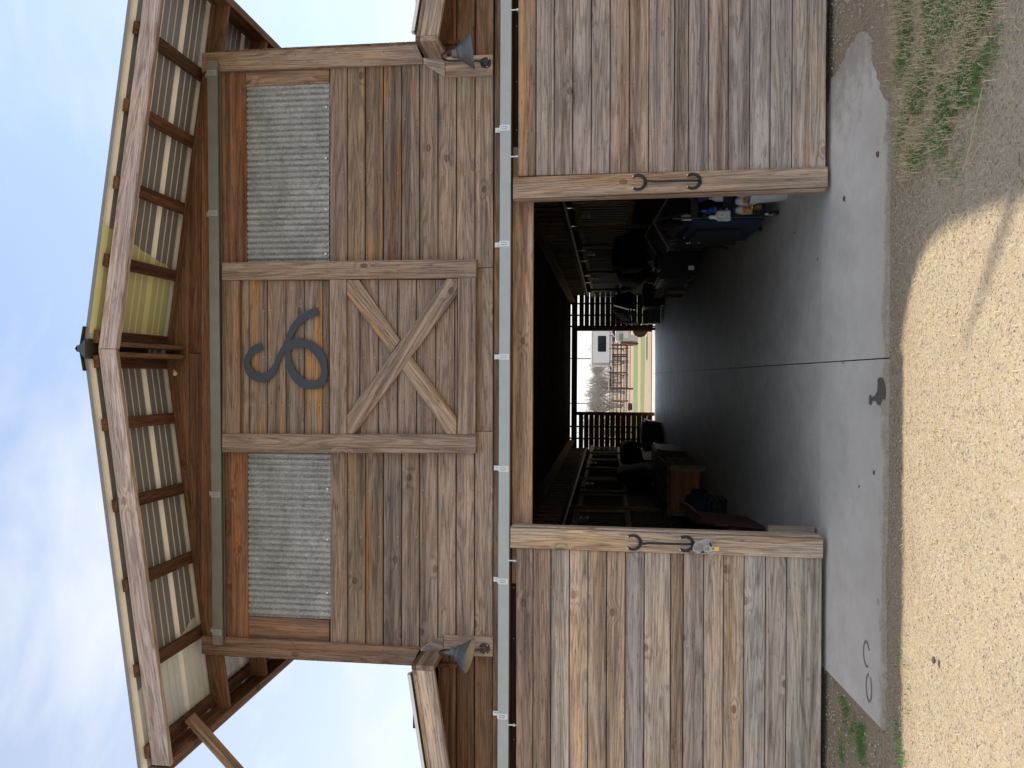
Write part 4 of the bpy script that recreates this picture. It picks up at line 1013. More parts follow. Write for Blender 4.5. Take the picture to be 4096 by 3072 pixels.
leaf(4083, 632, .1, .030, 'leaf_red', 'red leaf on the dirt at the right of the yard')
leaf(3955, 132, .4, .040, 'leaf_brown', 'large brown leaf in the straw right of the grass')
leaf(3668, 200, .9, .040, 'leaf_brown', 'brown leaf standing in the green grass')
leaf(3375, 1452, 1.4, .020, 'leaf_red', 'small red leaf beside the centre joint')

# pebbles, straw and grass
random.seed(5)
mb = MB()
def peb(x, y, r_, z=-.012):
    a0 = random.random() * 6; n_ = 5
    vs = [(x + math.cos(a0 + 2 * math.pi * k / n_) * r_ * random.uniform(.7, 1.2), y + math.sin(a0 + 2 * math.pi * k / n_) * r_ * random.uniform(.7, 1.2), z) for k in range(n_)] + [(x + j(r_ * .3), y + j(r_ * .3), z + r_ * random.uniform(.6, 1.1))]
    mb.add(vs, [(k, (k + 1) % n_, 5) for k in range(n_)])
for _ in range(9000):
    y = -1.19 - abs(random.gauss(0, 1)) * 1.0; x = random.uniform(-2.6, 2.6)
    if y < -4: continue
    peb(x, y, random.choice((.002, .0025, .003, .003, .0035, .004, .005)))
for _ in range(300): peb(random.uniform(2.0, 3.0), random.uniform(-1.1, .1), random.choice((.004, .006, .009)), -.004)
for _ in range(300): peb(random.uniform(-3.1, -2.1), random.uniform(-1.1, .1), random.choice((.004, .006, .009)), -.004)
o = mb.build('pebbles', M['pebble']); tag(o, 'pale limestone grit and pebbles scattered over the dirt', 'gravel', None, 'stuff')
def blades(n, fn, lens, wid, mat, name, label, upright):
    mb = MB()
    for _ in range(n):
        x, y, z, s_ = fn()
        l = random.uniform(*lens) * s_; a = random.random() * 6.283; w = wid * random.uniform(.6, 1.3)
        d = Vector((math.cos(a), math.sin(a), 0)); s2 = Vector((-d.y, d.x, 0)) * w
        p = Vector((x, y, z))
        if upright:
            t = random.uniform(.35, 1.0); q = p + d * l * .25 * t + Vector((0, 0, l * .6)); e = p + d * l * (.45 + .4 * t) + Vector((0, 0, l * (.95 - .45 * t)))
        else:
            q = p + d * l * .5 + s2 * random.uniform(-4, 4) + Vector((0, 0, .004 + abs(j(.006)))); e = p + d * l + Vector((0, 0, j(.003) + .003))
        mb.add([p - s2, p + s2, q + s2 * .8, q - s2 * .8, e], [(0, 1, 2, 3), (3, 2, 4)])
    o = mb.build(name, M[mat]); tag(o, label, 'ground cover', None, 'stuff'); return o
def gfield(regions):
    def f():
        while True:
            cx, cy, rx, ry = random.choice(regions)
            x = random.gauss(cx, rx); y = random.gauss(cy, ry)
            nn = noise.noise(Vector((x * 5, y * 6, 7)))
            if nn > -.06 and (y < -1.2 or x > 2.2 or x < -2.15): return x, y, -.012, min(1.0, .55 + nn)
    return f
def gp(px, py): p = G(px, py); return p.x, p.y
GR = []
for px, py, rx, ry in ((3640, 480, .10, .09), (3680, 330, .16, .09), (3700, 130, .16, .12), (3790, 330, .18, .10), (3850, 200, .16, .12), (3600, 60, .14, .05), (3820, 60, .16, .14), (3640, 590, .05, .04), (3900, 60, .12, .12)):
    x, y = gp(px, py); GR += [(x, y, rx, ry)] * 2
blades(19000, gfield(GR), (.025, .055), .0019, 'grass', 'green_grass', 'patch of short green grass between apron and dirt at the right', True)
GL = []
for px, py, rx, ry in ((3370, 2780, .10, .06), (3400, 2860, .10, .06), (3440, 2930, .10, .06), (3440, 3020, .14, .06), (3365, 3040, .10, .08)):
    x, y = gp(px, py); GL.append((x, y, rx, ry))
for px, py, rx, ry in ((3600, 2900, .22, .06),):
    x, y = gp(px, py); GL.append((x, y, rx, ry))
blades(1500, gfield(GL), (.02, .055), .0018, 'grass', 'green_grass', 'thin green grass by the left door corner and slab end', True)
def f_straw():
    r_ = random.random()
    if r_ < .62:
        x = random.uniform(.6, 2.6); y = random.gauss(-1.75, .38)
        if y > -1.2: y = -1.2 - random.random() * .3
        if x < 1.2 and random.random() < .6: x += .9
    elif r_ < .8: x = random.uniform(-2.7, 2.6); y = random.gauss(-1.9, .5)
    elif r_ < .9: x = random.uniform(-3.0, -2.15); y = random.uniform(-1.2, 0)
    else: x = random.uniform(2.2, 2.9); y = random.uniform(-1.2, 0)
    if y > -1.18 and -2.1 < x < 2.15: y = -1.2 - random.random() * .6
    return x, y, -.008, 1
blades(7500, f_straw, (.02, .085), .0013, 'straw', 'dry_straw', 'dead straw stems lying over the dirt and grass', False)
def f_thatch():
    x, y, z, s_ = gfield(GR)(); return x + j(.1), y + j(.12), z, 1
blades(6500, f_thatch, (.02, .075), .0017, 'straw', 'dry_thatch', 'dry yellow thatch between the green tufts at the right', True)
# a few long bent stems
for q, (pts_, lb) in enumerate((((( 3855, 680), (3885, 560), (3930, 350)), 'long dry reed stem lying away from the grass patch'), (((3690, 615), (3755, 590), (3790, 540)), 'curled dry blade at the end of the grass patch'))):
    mb = MB(); pp = [G(a, b, .01) for a, b in pts_]; sm = [pp[0].lerp(pp[1], u / 5) for u in range(5)] + [pp[1].lerp(pp[2], u / 5) for u in range(6)]
    mb.tube(sm, [.0035] * 11, 5, flat=.5); tag(mb.build('dry_stem', M['straw']), lb, 'stem')

# ================================================================== things inside the aisle, right side
def bottle(name, base, r_, h, neck, mat, label, cap='black_plastic', sh=.75, lab=None, kind='bottle', sx=1, sy=1, capr=1.2):
    t = root(name, base, label, kind)
    mb = MB(); mb.lathe([(r_ * .92, 0), (r_, h * .03), (r_, h * sh * .92), (r_ * .85, h * sh), (neck * 1.4, h * (sh + .10)), (neck, h * (sh + .14)), (neck, h * .92)], base, 20, sx=sx, sy=sy); mb.build('body', M[mat], t, smooth=True)
    mb = MB(); mb.lathe([(neck * capr, h * .86), (neck * capr, h * .97), (neck * .9, h)], base, 16); mb.build('cap', M[cap], t, smooth=True)
    return t
def text(s, parent, loc, size, mat, rotz=0, rx=90, roll=0):
    cu_ = bpy.data.curves.new('lettering', 'FONT'); cu_.body = s; cu_.size = size; cu_.extrude = .0004; cu_.align_x = 'CENTER'; cu_.align_y = 'CENTER'; cu_.materials.append(M[mat])
    o = bpy.data.objects.new('lettering', cu_); COL.objects.link(o)
    mw = Matrix.Translation(Vector(loc)) @ Matrix.Rotation(R(rotz), 4, 'Z') @ Matrix.Rotation(R(rx), 4, 'X') @ Matrix.Rotation(R(roll), 4, 'Z')
    me = bpy.data.meshes.new_from_object(o.evaluated_get(bpy.context.evaluated_depsgraph_get())); bpy.data.objects.remove(o)
    o = bpy.data.objects.new('lettering', me); COL.objects.link(o)
    return _place(o, mw, parent)
# grooming cart: steel frame on casters, slanted black canvas body toward the aisle, shelves open to the yard
CY = 1.75
cart = root('grooming_cart', (1.85, 2.1, 0), 'black wheeled grooming caddy with open front shelves full of bottles by the right door', 'cart')
mb = MB(); 
for x in (1.50, 2.25):
    mb.tube([(x, CY, .14), (x, CY, .98)], .011, 8); mb.tube([(x, 2.62, .14), (x, 2.62, .9)], .011, 8)
mb.tube([(1.50, CY, .14), (2.25, CY, .14), (2.25, 2.62, .14), (1.50, 2.62, .14)], .012, 8, closed=True)
mb.build('frame', M['black_iron'], cart, smooth=True)
for z in (.15, .42, .74):
    mb = MB(); mb.box((1.49, CY + .01, z), (2.26, 2.63, z + .012)); mb.box((1.49, CY, z + .012), (2.26, CY + .008, z + (.09 if z != .74 else .07))); mb.build('shelf', M['black_plastic'], cart)
mb = MB(); mb.prism([(1.495, CY + .02, .16), (1.495, 2.62, .16), (1.495, 2.62, .86), (1.495, CY + .02, .80)], (-.07, 0, 0), .01); mb.build('side_bag', M['blue_cloth'], cart)
mb = MB(); mb.prism([(1.42, CY + .14, .32), (1.42, 2.58, .28), (1.42, 2.58, .80), (1.42, CY + .14, .74)], (-.05, 0, .0), .015); mb.build('side_bag', M['black_cloth'], cart)
mb = MB(); mb.tube([(1.47, 1.85, .80), (1.44, 1.95, .92), (1.43, 2.15, .97), (1.43, 2.40, .90), (1.46, 2.55, .78)], [.02, .035, .04, .035, .02], 8, flat=.5); mb.build('carry_strap', M['black_cloth'], cart, smooth=True)
for (x, y) in ((1.53, CY + .02), (2.22, CY + .02), (1.53, 2.6), (2.22, 2.6)):
    c = root('caster', (x, y, .05), parent=cart)
    mb = MB(); mb.lathe([(.042, -.014), (.046, -.008), (.046, .008), (.042, .014)], (x, y - .02, .046), 18, 'X'); mb.build('wheel', M['black_plastic'], c, smooth=True)
    mb = MB(); mb.prism([(x - .022, y - .03, .05), (x + .022, y - .03, .05), (x + .018, y + .01, .14), (x - .018, y + .01, .14)], (0, .012, 0)); mb.lathe([(.012, .09), (.012, .15)], (x, y, 0), 8); mb.build('fork', M['chrome'], c)
# bottles on the shelves (all standing things of their own)
bottle('blue_bottle', (1.575, 1.80, .432), .047, .27, .014, 'blue_plastic', 'tall translucent blue bottle with dark spray top on the cart middle shelf', 'blue_plastic', .66)
bb = bpy.data.objects['blue_bottle']
mb = MB(); 
for k in range(9):
    pass
def wrap(parent, base, r_, z0, z1, a0, a1, mat, name='printed_label', e=.0008):
    mb = MB(); n_ = 10; vs = []
    for k in range(n_ + 1):
        a = R(a0 + (a1 - a0) * k / n_)
        for z in (z0, z1): vs.append((base[0] + math.cos(a) * (r_ + e), base[1] + math.sin(a) * (r_ + e), base[2] + z))
    mb.add(vs, [(2 * k, 2 * k + 2, 2 * k + 3, 2 * k + 1) for k in range(n_)]); return mb.build(name, M[mat], parent)
wrap(bb, (1.575, 1.80, .432), .047, .03, .17, 215, 325, 'navy_print')
text('IJZZO', bb, (1.575, 1.7508, .432 + .15), .020, 'pale_print')
text('|| |||| ||| |\n||| || |||||\n|| ||| || ||', bb, (1.575, 1.7508, .432 + .10), .010, 'pale_print')
mb = MB(); mb.box((1.56, 1.7498, .432 + .035), (1.59, 1.7508, .432 + .055)); mb.build('bar_code', M['white_plastic'], bb)
b1 = root('spray_bottle', (1.50, 1.70, .44), 'squat white square-shouldered spray bottle hanging on the cart side', 'bottle')
mb = MB(); mb.prism([(1.455, 1.67, .475), (1.462, 1.67, .45), (1.55, 1.67, .452), (1.556, 1.67, .475), (1.553, 1.67, .56), (1.535, 1.67, .585), (1.475, 1.67, .585), (1.458, 1.67, .56)], (0, .045, 0), .008); mb.build('body', M['dirty_white'], b1, smooth=True)
mb = MB(); mb.lathe([(.026, .583), (.020, .60), (.022, .607), (.018, .615), (.021, .625), (.014, .65)], (1.495, 1.692, 0), 16); mb.build('neck', M['dirty_white'], b1, smooth=True)
mb = MB(); mb.lathe([(.016, .65), (.016, .675)], (1.495, 1.692, 0), 12); mb.prism([(1.475, 1.69, .672), (1.54, 1.69, .672), (1.545, 1.69, .70), (1.475, 1.69, .705)], (0, .02, 0)); mb.tube([(1.53, 1.70, .672), (1.535, 1.70, .64)], .005, 6); mb.build('trigger_head', M['black_plastic'], b1)
mb = MB(); mb.prism([(1.475, 1.6695, .49), (1.54, 1.6695, .49), (1.54, 1.6695, .565), (1.485, 1.6695, .572), (1.475, 1.6695, .555)], (0, -.0006, 0)); mb.build('printed_label', M['white_plastic'], b1)
mb = MB(); mb.tube([(1.473, 1.668, .488), (1.542, 1.668, .488), (1.542, 1.668, .566), (1.486, 1.668, .574), (1.473, 1.668, .556)], .0014, 4, closed=True); mb.build('label_outline', M['black_print'], b1)
text('|||||\n||||', b1, (1.508, 1.668, .53), .014, 'black_print')
# mane shampoo bottles, orange labels
for i, (x, lb) in enumerate(((1.58, 'white shampoo bottle with orange label, nearer the aisle on the low shelf'), (1.665, 'white shampoo bottle with orange label, farther from the aisle and half behind the bucket'))):
    b = bottle('shampoo_bottle', (x, 1.82, .165), .045, .235, .02, 'dirty_white', lb, 'blue_plastic', .83)
    wrap(b, (x, 1.82, .165), .045, .085, .165, 225, 300, 'orange_label')
    text("Mane", b, (x - .002, 1.7735, .165 + .14), .026, 'black_print', -5); text("'n", b, (x + .001, 1.7735, .165 + .118), .020, 'black_print', -5); text("Tail", b, (x + .004, 1.7735, .165 + .097), .024, 'black_print', -5)
    wrap(b, (x, 1.82, .165), .045, .072, .078, 225, 300, 'black_print')
bottle('lotion_bottle', (1.75, 1.80, .165), .048, .27, .018, 'white_plastic', 'white bottle with a blue cap right of the shampoo bottles', 'blue_plastic', .8)
bottle('nozzle_bottle', (1.70, 1.83, .432), .034, .235, .008, 'dirty_white', 'slim white bottle with a pointed nozzle beside the blue bottle', 'grey_plastic', .62, capr=1.0)
bottle('wash_bottle', (1.53, 1.88, .432), .045, .20, .014, 'dirty_white', 'plain off-white bottle behind the squat spray bottle', 'white_plastic', .75)
j1 = bottle('hoof_dressing_jar', (1.60, 1.74, .165), .040, .095, .034, 'amber', 'small jar of reddish brown salve with a yellow rim on the low shelf', 'yellow', .7, kind='jar')
pt = root('pump_sprayer', (1.515, 1.86, .74), 'clear pump sprayer of pale liquid on the cart top shelf', 'sprayer')
mb = MB(); mb.lathe([(.026, 0), (.03, .01), (.03, .11), (.02, .135), (.008, .14)], (1.515, 1.80, .755), 16); mb.build('tank', M['pale_print'], pt, smooth=True)
mb = MB(); mb.lathe([(.004, .14), (.004, .165), (.014, .166), (.014, .172)], (1.515, 1.80, .755), 10); mb.build('pump_knob', M['black_plastic'], pt)
mb = MB(); mb.tube([(1.80, 1.80, .88), (1.72, 1.79, .80), (1.69, 1.78, .70), (1.70, 1.78, .64)], [.03, .05, .045, .02], 8, flat=.4); tag(mb.build('purple_cloth', M['purple'], smooth=True), 'purple grooming cloth draped over the back of the cart', 'cloth')
mb = MB(); mb.box((1.575, 1.77, .755), (1.615, 1.83, .79)); tag(mb.build('hoof_pick_box', M['tan_leather']), 'small tan brush block on the cart top shelf', 'brush')
mb = MB(); mb.box((1.665, 1.75, .752), (1.69, 1.77, .775)); tag(mb.build('lime_clip', M['olive_light']), 'lime green plastic clip at the cart top', 'clip')
# bucket
bu = root('bucket', (1.78, 1.42, 0), 'scuffed white plastic pail standing in front of the grooming cart', 'bucket')
bc = (1.70, 1.42, .0)
mb = MB(); prof = [(.118, .004), (.125, .02), (.142, .27), (.148, .272), (.148, .285), (.143, .287), (.146, .31), (.151, .312), (.151, .33), (.140, .33), (.138, .28), (.12, .02)]
mb.lathe(prof, bc, 32); mb.f = [f for f in mb.f if len(f) != 32 or mb.v[f[0]].z < .01]; mb.m = [0] * len(mb.f); mb.build('body', M['dirty_white'], bu, smooth=True)
mb = MB(); mb.tube([(bc[0] + math.cos(R(q)) * .152, bc[1] - .02 + math.sin(R(q)) * .152 * .2 - .10 * math.sin(R(q)) * -1 * -1, .31 - .13 * math.sin(R(q))) for q in range(0, 181, 12)], .004, 6); mb.build('bail_handle', M['white_plastic'], bu, smooth=True)

def trunk(name, x0, x1, y0_, y1_, h, mat, label, lid=True, cat='trunk', taper=.06):
    t = root(name, ((x0 + x1) / 2, (y0_ + y1_) / 2, 0), label, cat)
    mb = MB(); a = taper
    b = [(x0 + a, y0_ + a, .03), (x1 - a, y0_ + a, .03), (x1 - a, y1_ - a, .03), (x0 + a, y1_ - a, .03), (x0, y0_, h * .86), (x1, y0_, h * .86), (x1, y1_, h * .86), (x0, y1_, h * .86)]
    mb.add(b, [(0, 3, 2, 1), (4, 5, 6, 7), (0, 1, 5, 4), (1, 2, 6, 5), (2, 3, 7, 6), (3, 0, 4, 7)])
    n_ = int((y1_ - y0_) / .2)
    for k in range(n_):
        yy = y0_ + .1 + k * (y1_ - y0_ - .2) / max(1, n_ - 1); mb.box((x0 - .008, yy - .02, h * .2), (x0 + .02 + a, yy + .02, h * .84))
    mb.build('body', M[mat], t)
    mb = MB(); e = .02
    mb.prism([(x0 - e, y0_ - e, h * .862), (x1 + e, y0_ - e, h * .862), (x1 + e, y1_ + e, h * .862), (x0 - e, y1_ + e, h * .862)], (0, 0, h * .10), 0)
    mb.prism([(x0 + .03, y0_ + .03, h * .963), (x1 - .03, y0_ + .03, h * .963), (x1 - .03, y1_ - .03, h * .963), (x0 + .03, y1_ - .03, h * .963)], (0, 0, h * .04), 0); mb.build('lid', M[mat], t)
    mb = MB()
    for f in (.25, .75):
        yy = y0_ + (y1_ - y0_) * f; mb.box((x0 - .035, yy - .03, h * .78), (x0 - .02, yy + .03, h * .92))
    mb.build('latch', M['grey_plastic'], t)
    return t
trunk('tack_trunk', 1.95, 2.6, 5.5, 6.6, .78, 'black_plastic', 'large black ribbed tack trunk behind the grooming cart')
trunk('tack_trunk', 1.72, 2.5, 8.2, 9.6, .72, 'black_plastic', 'black ribbed tack trunk, second from the right door')
tb = bpy.data.objects['tack_trunk']
mb = MB(); p = P(2765, 1071, 5.44); mb.box((p.x - .03, 5.44, p.z - .04), (p.x + .03, 5.448, p.z + .04)); mb.build('paper_tag', M['cream_metal'], tb)
# slanted display boards (saddle rack lids) catching the light
def rack(cx, cy, zt_, lb):
    t = root('saddle_rack', (cx, cy, 0), lb, 'saddle rack')
    mb = MB(); mb.prism([(cx - .32, cy, zt_ - .18), (cx + .0, cy, zt_), (cx + .32, cy, zt_ - .18), (cx + .28, cy, zt_ - .2), (cx, cy, zt_ - .04), (cx - .28, cy, zt_ - .2)], (0, .7, 0)); mb.build('saddle_seat', M['black_plastic'], t)
    for dy in (.05, .62):
        for sx in (-1, 1): bar('leg', (cx + sx * .05, cy + dy, zt_ - .06), (cx + sx * .24, cy + dy, 0), .03, .03, t, (.05, .04, .035, 0))
    mb = MB(); mb.tube([(cx - .33, cy - .005, zt_ - .185), (cx, cy - .005, zt_), (cx + .33, cy - .005, zt_ - .185)], .012, 6); mb.build('rim', M['grey_plastic'], t, smooth=True)
rack(1.95, 4.3, 1.02, 'dark saddle rack just behind the grooming cart')
rack(2.3, 7.2, 1.0, 'dark saddle rack between the two black trunks')
# chain of snaps and bits hanging from the cart and the next rack
for (bx, by, bz, lb) in ((1.40, 2.35, .80, 'cluster of bits and snap hooks hanging off the cart side'), (1.52, 5.45, 1.0, 'cluster of bits and snap hooks on the trunk corner')):
    mb = MB()
    for k in range(14):
        c = Vector((bx + j(.05), by + j(.04), bz - random.random() * .16)); r_ = random.uniform(.012, .022); u = Vector((j(1), j(1), j(1))).normalized(); v = u.orthogonal().normalized(); w = u.cross(v)
        mb.tube([c + (v * math.cos(q * .7) + w * math.sin(q * .7)) * r_ for q in range(9)], .0024, 5, closed=True)
    o = mb.build('bridle_bits', M['chrome'], smooth=True); tag(o, lb, 'tack')
# low grey plank bench box
bx_ = root('plank_bench', (2.0, 11, 0), 'low grey plank mounting block at the right of the aisle', 'bench')
for k in range(5):
    board('plank', [(1.72, 10.2 + k * .3, .42), (1.72, 10.49 + k * .3, .42), (1.72, 10.49 + k * .3, .62), (1.72, 10.2 + k * .3, .62)], (.5, 0, 0), bx_, (.22, .19, .16, 0), (0, 1, 0), .004, zdir=(-1, 0, 0))
for x in (1.76, 2.18):
    for y in (10.3, 11.6): bar('leg', (x, y, 0), (x, y, .42), .07, .07, bx_, (.14, .11, .09, 0), up=(0, 1, 0))
# stacked plastic chairs with bright edges, grey drawer tote and bin below
random.seed(3)
for q in range(4):
    x0, y0_, z0_ = 1.62 - .0 * q, 18.6 - q * .09, .66 + q * .095
    t = root('stacking_chair', (x0 + .3, y0_, z0_), ('lowest', 'second', 'third', 'topmost')[q] + ' black chair of the nested stack by the back opening', 'chair', 'nested stack of black chairs')
    mb = MB()
    pf = [(0, .42), (.04, .40), (.09, .30), (.12, .16), (.16, .06), (.30, .0), (.52, -.02)]
    pts = [(x0 + .02 + (a if True else 0), y0_, z0_ + b) for a, b in [(-.02, -.02), (-.02, .1), (.02, .2), (.10, .30), (.20, .42), (.30, .52)]]
    mb.tube(pts, [.014] * len(pts), 8); pts2 = [(a, b + .48, c) for a, b, c in pts]; mb.tube(pts2, [.014] * len(pts2), 8); mb.build('side_frame', M['chrome'], t, smooth=True)
    mb = MB(); mb.prism([(x0 + .02, y0_ + .02, z0_ + .0), (x0 + .5, y0_ + .02, z0_ + .0), (x0 + .5, y0_ + .46, z0_), (x0 + .02, y0_ + .46, z0_)], (0, 0, .025)); mb.build('seat', M['black_plastic'], t)
    mb = MB(); mb.prism([(x0 + .42, y0_ + .02, z0_ + .03), (x0 + .55, y0_ + .02, z0_ + .48), (x0 + .55, y0_ + .46, z0_ + .48), (x0 + .42, y0_ + .46, z0_ + .03)], (.02, 0, 0)); mb.build('backrest', M['black_plastic'], t)
tt = root('drawer_tote', (1.75, 18.3, 0), 'grey plastic drawer tote with black rims under the chairs', 'storage tote')
mb = MB(); mb.box((1.58, 18.0, .10), (2.1, 18.5, .44)); mb.build('body', M['grey_plastic'], tt)
mb = MB(); mb.box((1.57, 17.99, .445), (2.11, 18.51, .53)); mb.box((1.60, 17.985, .24), (2.08, 18.0, .255)); mb.box((1.57, 17.99, .06), (2.11, 18.51, .098)); mb.build('rim', M['black_plastic'], tt)
mb = MB(); mb.box((1.56, 17.97, .58), (1.60, 18.52, .62)); mb.tube([(1.58, 17.98, .535), (1.58, 17.98, .60)], .012, 6); mb.build('handle', M['chrome'], tt)
trunk('storage_bin', 1.95, 2.6, 16.6, 17.5, .62, 'black_plastic', 'black storage bin between the bench and the drawer tote', cat='bin')
def bag(name, c, sc, mat, label, cat, seed):
    mb = MB(); n_ = 16; m_ = 10; vs = []
    for i in range(m_ + 1):
        th = math.pi * i / m_
        for k in range(n_):
            a = 2 * math.pi * k / n_; d = Vector((math.sin(th) * math.cos(a), math.sin(th) * math.sin(a), math.cos(th)))
            r_ = 1 + .28 * noise.noise(d * 2.2 + Vector((seed, 0, 0))) + .10 * noise.noise(d * 6 + Vector((seed, 4, 0)))
            sq = Vector((math.copysign(abs(d.x) ** .7, d.x), math.copysign(abs(d.y) ** .7, d.y), math.copysign(abs(d.z) ** .8, d.z)))
            vs.append((c[0] + sq.x * r_ * sc[0], c[1] + sq.y * r_ * sc[1], max(.004, c[2] + sq.z * r_ * sc[2])))
    fs = [(i * n_ + k, (i + 1) * n_ + k, (i + 1) * n_ + (k + 1) % n_, i * n_ + (k + 1) % n_) for i in range(m_) for k in range(n_)]
    mb.add(vs, fs); return tag(mb.build(name, M[mat], smooth=True), label, cat)
bag('horse_blanket', (2.45, 10.0, 1.15), (.35, .8, .35), 'black_cloth', 'bundled black horse blanket over the right stall front', 'blanket', 2.)
bag('horse_blanket', (2.3, 19.9, 1.1), (.4, .7, .34), 'black_cloth', 'dark horse blanket heaped near the back opening, right side', 'blanket', 6.)
bag('horse_blanket', (2.5, 13.2, 1.0), (.3, .7, .4), 'black_cloth', 'dark horse blanket hung halfway down the right stalls', 'blanket', 8.)
rope = MB(); rope.tube([P(2560, 740 + 60 * u / 10, .5) + Vector((0, 0, -.02 * math.sin(u * .5))) for u in range(11)], .006, 6)

# ---- left side
cr_ = root('wooden_feed_box', (-1.9, 7.4, 0), 'brown plank feed box with grey corner boards standing left in the aisle', 'feed box')
X0, X1, YA, YE, ZA, ZB = -2.26, -1.44, 7.1, 8.5, .03, .62
def bxp(name, pts, d, c, xd, zd): board(name, pts, d, cr_, c, xd, .005, zdir=zd)
for k in range(3):
    za = .10 + k * .155
    bxp('plank', [(X0 + .09, YA, za), (X1 - .09, YA, za), (X1 - .09, YA, za + .152), (X0 + .09, YA, za + .152)], (0, .02, 0), tint((.30, .135, .055), .08), (1, 0, 0), (0, -1, 0))
    bxp('plank', [(X1, YA + .02, za), (X1, YE, za), (X1, YE, za + .152), (X1, YA + .02, za + .152)], (-.02, 0, 0), (.20, .14, .10, 0), (0, 1, 0), (1, 0, 0))
for xa, xb in ((X0, X0 + .088), (X1 - .088, X1)): bxp('corner_board', [(xa, YA - .012, .02), (xb, YA - .012, .02), (xb, YA - .012, .575), (xa, YA - .012, .575)], (0, .03, 0), (.24, .19, .15, 0), (0, 0, 1), (0, -1, 0))
bxp('lid_edge', [(X0 - .02, YA - .03, .58), (X1 + .02, YA - .03, .58), (X1 + .02, YA - .03, .625), (X0 - .02, YA - .03, .625)], (0, .03, 0), (.24, .15, .09, 0), (1, 0, 0), (0, -1, 0))
bxp('lid', [(X0 - .02, YA - .03, .63), (X1 + .02, YA - .03, .63), (X1 + .02, YE + .02, .70), (X0 - .02, YE + .02, .70)], (0, 0, -.025), (.20, .18, .155, 0), (0, 1, 0), (0, 0, 1))
for x in (X0 + .05, X1 - .05):
    mb = MB(); mb.lathe([(.03, -.012), (.03, .012)], (x, YA + .06, .03), 12, 'X'); mb.build('caster', M['grey_plastic'], cr_, smooth=True)
mk = root('milk_crate', (-1.85, 4.95, 0), 'black slatted crate with a draped dark blanket in front of the feed box', 'crate')
mb = MB()
for z in (.02, .09, .16, .24): mb.box((-2.0, 4.7, z), (-1.62, 4.72, z + .025)); mb.box((-1.64, 4.7, z), (-1.62, 5.1, z + .025))
for q in range(6): mb.box((-2.0 + q * .072, 4.703, .02), (-1.985 + q * .072, 4.718, .26)); mb.box((-1.638, 4.7 + q * .075, .02), (-1.622, 4.715 + q * .075, .26))
mb.build('slats', M['black_plastic'], mk)
mb = MB(); mb.box((-1.98, 4.73, .02), (-1.66, 5.08, .22)); mb.build('contents', M['black_cloth'], mk)
bag('saddle_pad', (-1.82, 5.3, .30), (.24, .35, .18), 'blue_cloth', 'dark navy saddle pad piled on the black slatted crate', 'saddle pad', 4.)
rd = root('red_ramp_board', (-1.75, 2.5, 0), 'dark red wooden board leaning in the shade behind the left door', 'board')
mb = MB(); mb.prism([(-1.50, 2.25, .0), (-1.505, 2.42, .28), (-1.52, 2.48, .46), (-1.56, 2.9, .64), (-1.60, 3.6, .68), (-1.62, 3.9, .62), (-1.60, 3.4, .0)], (-.03, 0, 0), .004); mb.build('panel', M['red_board'], rd)
mb = MB(); mb.prism([(-1.49, 2.75, .58), (-1.50, 3.5, .66), (-1.52, 3.9, .70), (-1.52, 3.9, .64), (-1.50, 3.4, .60)], (-.06, 0, 0), .004); mb.build('top_trim', M['tan_leather'], rd)
o = bar('door_stop', (-1.185, .30, .02), (-1.185, .30, .36), .10, .045, None, (.33, .27, .20, 0), up=(0, 1, 0)); tag(o, 'short upright timber stop on the floor behind the left door', 'post')
trunk('tack_trunk', -2.25, -1.48, 10.3, 11.8, .62, 'black_plastic', 'black tack trunk beyond the feed box with pale latches', taper=.03)
trunk('storage_bin', -2.2, -1.30, 17.6, 18.4, .52, 'black_plastic', 'black plastic bin near the back opening on the left', cat='bin')
bag('bin_liner', (-1.75, 18.0, .56), (.40, .35, .06), 'grey_plastic', 'crumpled grey plastic sheet lying on the left storage bin', 'plastic sheet', 7.)
bag('duffel_bag', (-2.15, 16.4, .95), (.35, .6, .30), 'black_cloth', 'black duffel bag slung high on the left stall front', 'bag', 3.)
bag('horse_blanket', (-2.3, 12.6, .95), (.22, .9, .40), 'black_cloth', 'black horse blanket hung on the left stall beyond the feed box', 'blanket', 5.)
bag('horse_blanket', (-2.2, 4.6, .85), (.22, .5, .25), 'black_cloth', 'dark cover lying on the left just inside the door', 'blanket', 1.)
mb = MB(); p0 = P(2495, 1935, 9.5); p1 = P(2510, 2010, 9.5)
mb.tube([p0, p0.lerp(p1, .3) + Vector((0, 0, -.05)), p0.lerp(p1, .6) + Vector((0, 0, -.05)), p1], .008, 6); tag(mb.build('crop_whip', M['grey_plastic'], smooth=True), 'bent grey riding crop hanging on the left stall', 'whip')

# ================================================================== beyond the back opening
def strip(name, ya, yb, mat, z, amp=.3, label=None, x0=-14, x1=16):
    mb = MB(); n_ = 60; vs = []
    for i in range(n_ + 1):
        x = x0 + (x1 - x0) * i / n_; vs += [(x, ya + amp * noise.noise(Vector((x * .7, ya, 0))), z), (x, yb + amp * noise.noise(Vector((x * .7, yb, 3))), z)]
    mb.add(vs, [(2 * i, 2 * i + 2, 2 * i + 3, 2 * i + 1) for i in range(n_)]); o = mb.build(name, M[mat]); o['kind'] = 'structure'; return o
strip('concrete_path', 23.5, 23.9, 'concrete_pale', .0, 0)
strip('dirt_road', 23.9, 29.7, 'sand_track', .003, .1)
strip('grass_verge', 29.5, 33.9, 'grass_bright', .007, .5)
strip('dirt_track', 33.7, 38, 'sand_track', .011, .5)
strip('grass_verge', 37.5, 44.5, 'grass_bright', .015, .8)
strip('paddock_dirt', 44, 140, 'sand_track', .019, 1, x0=-60, x1=60)
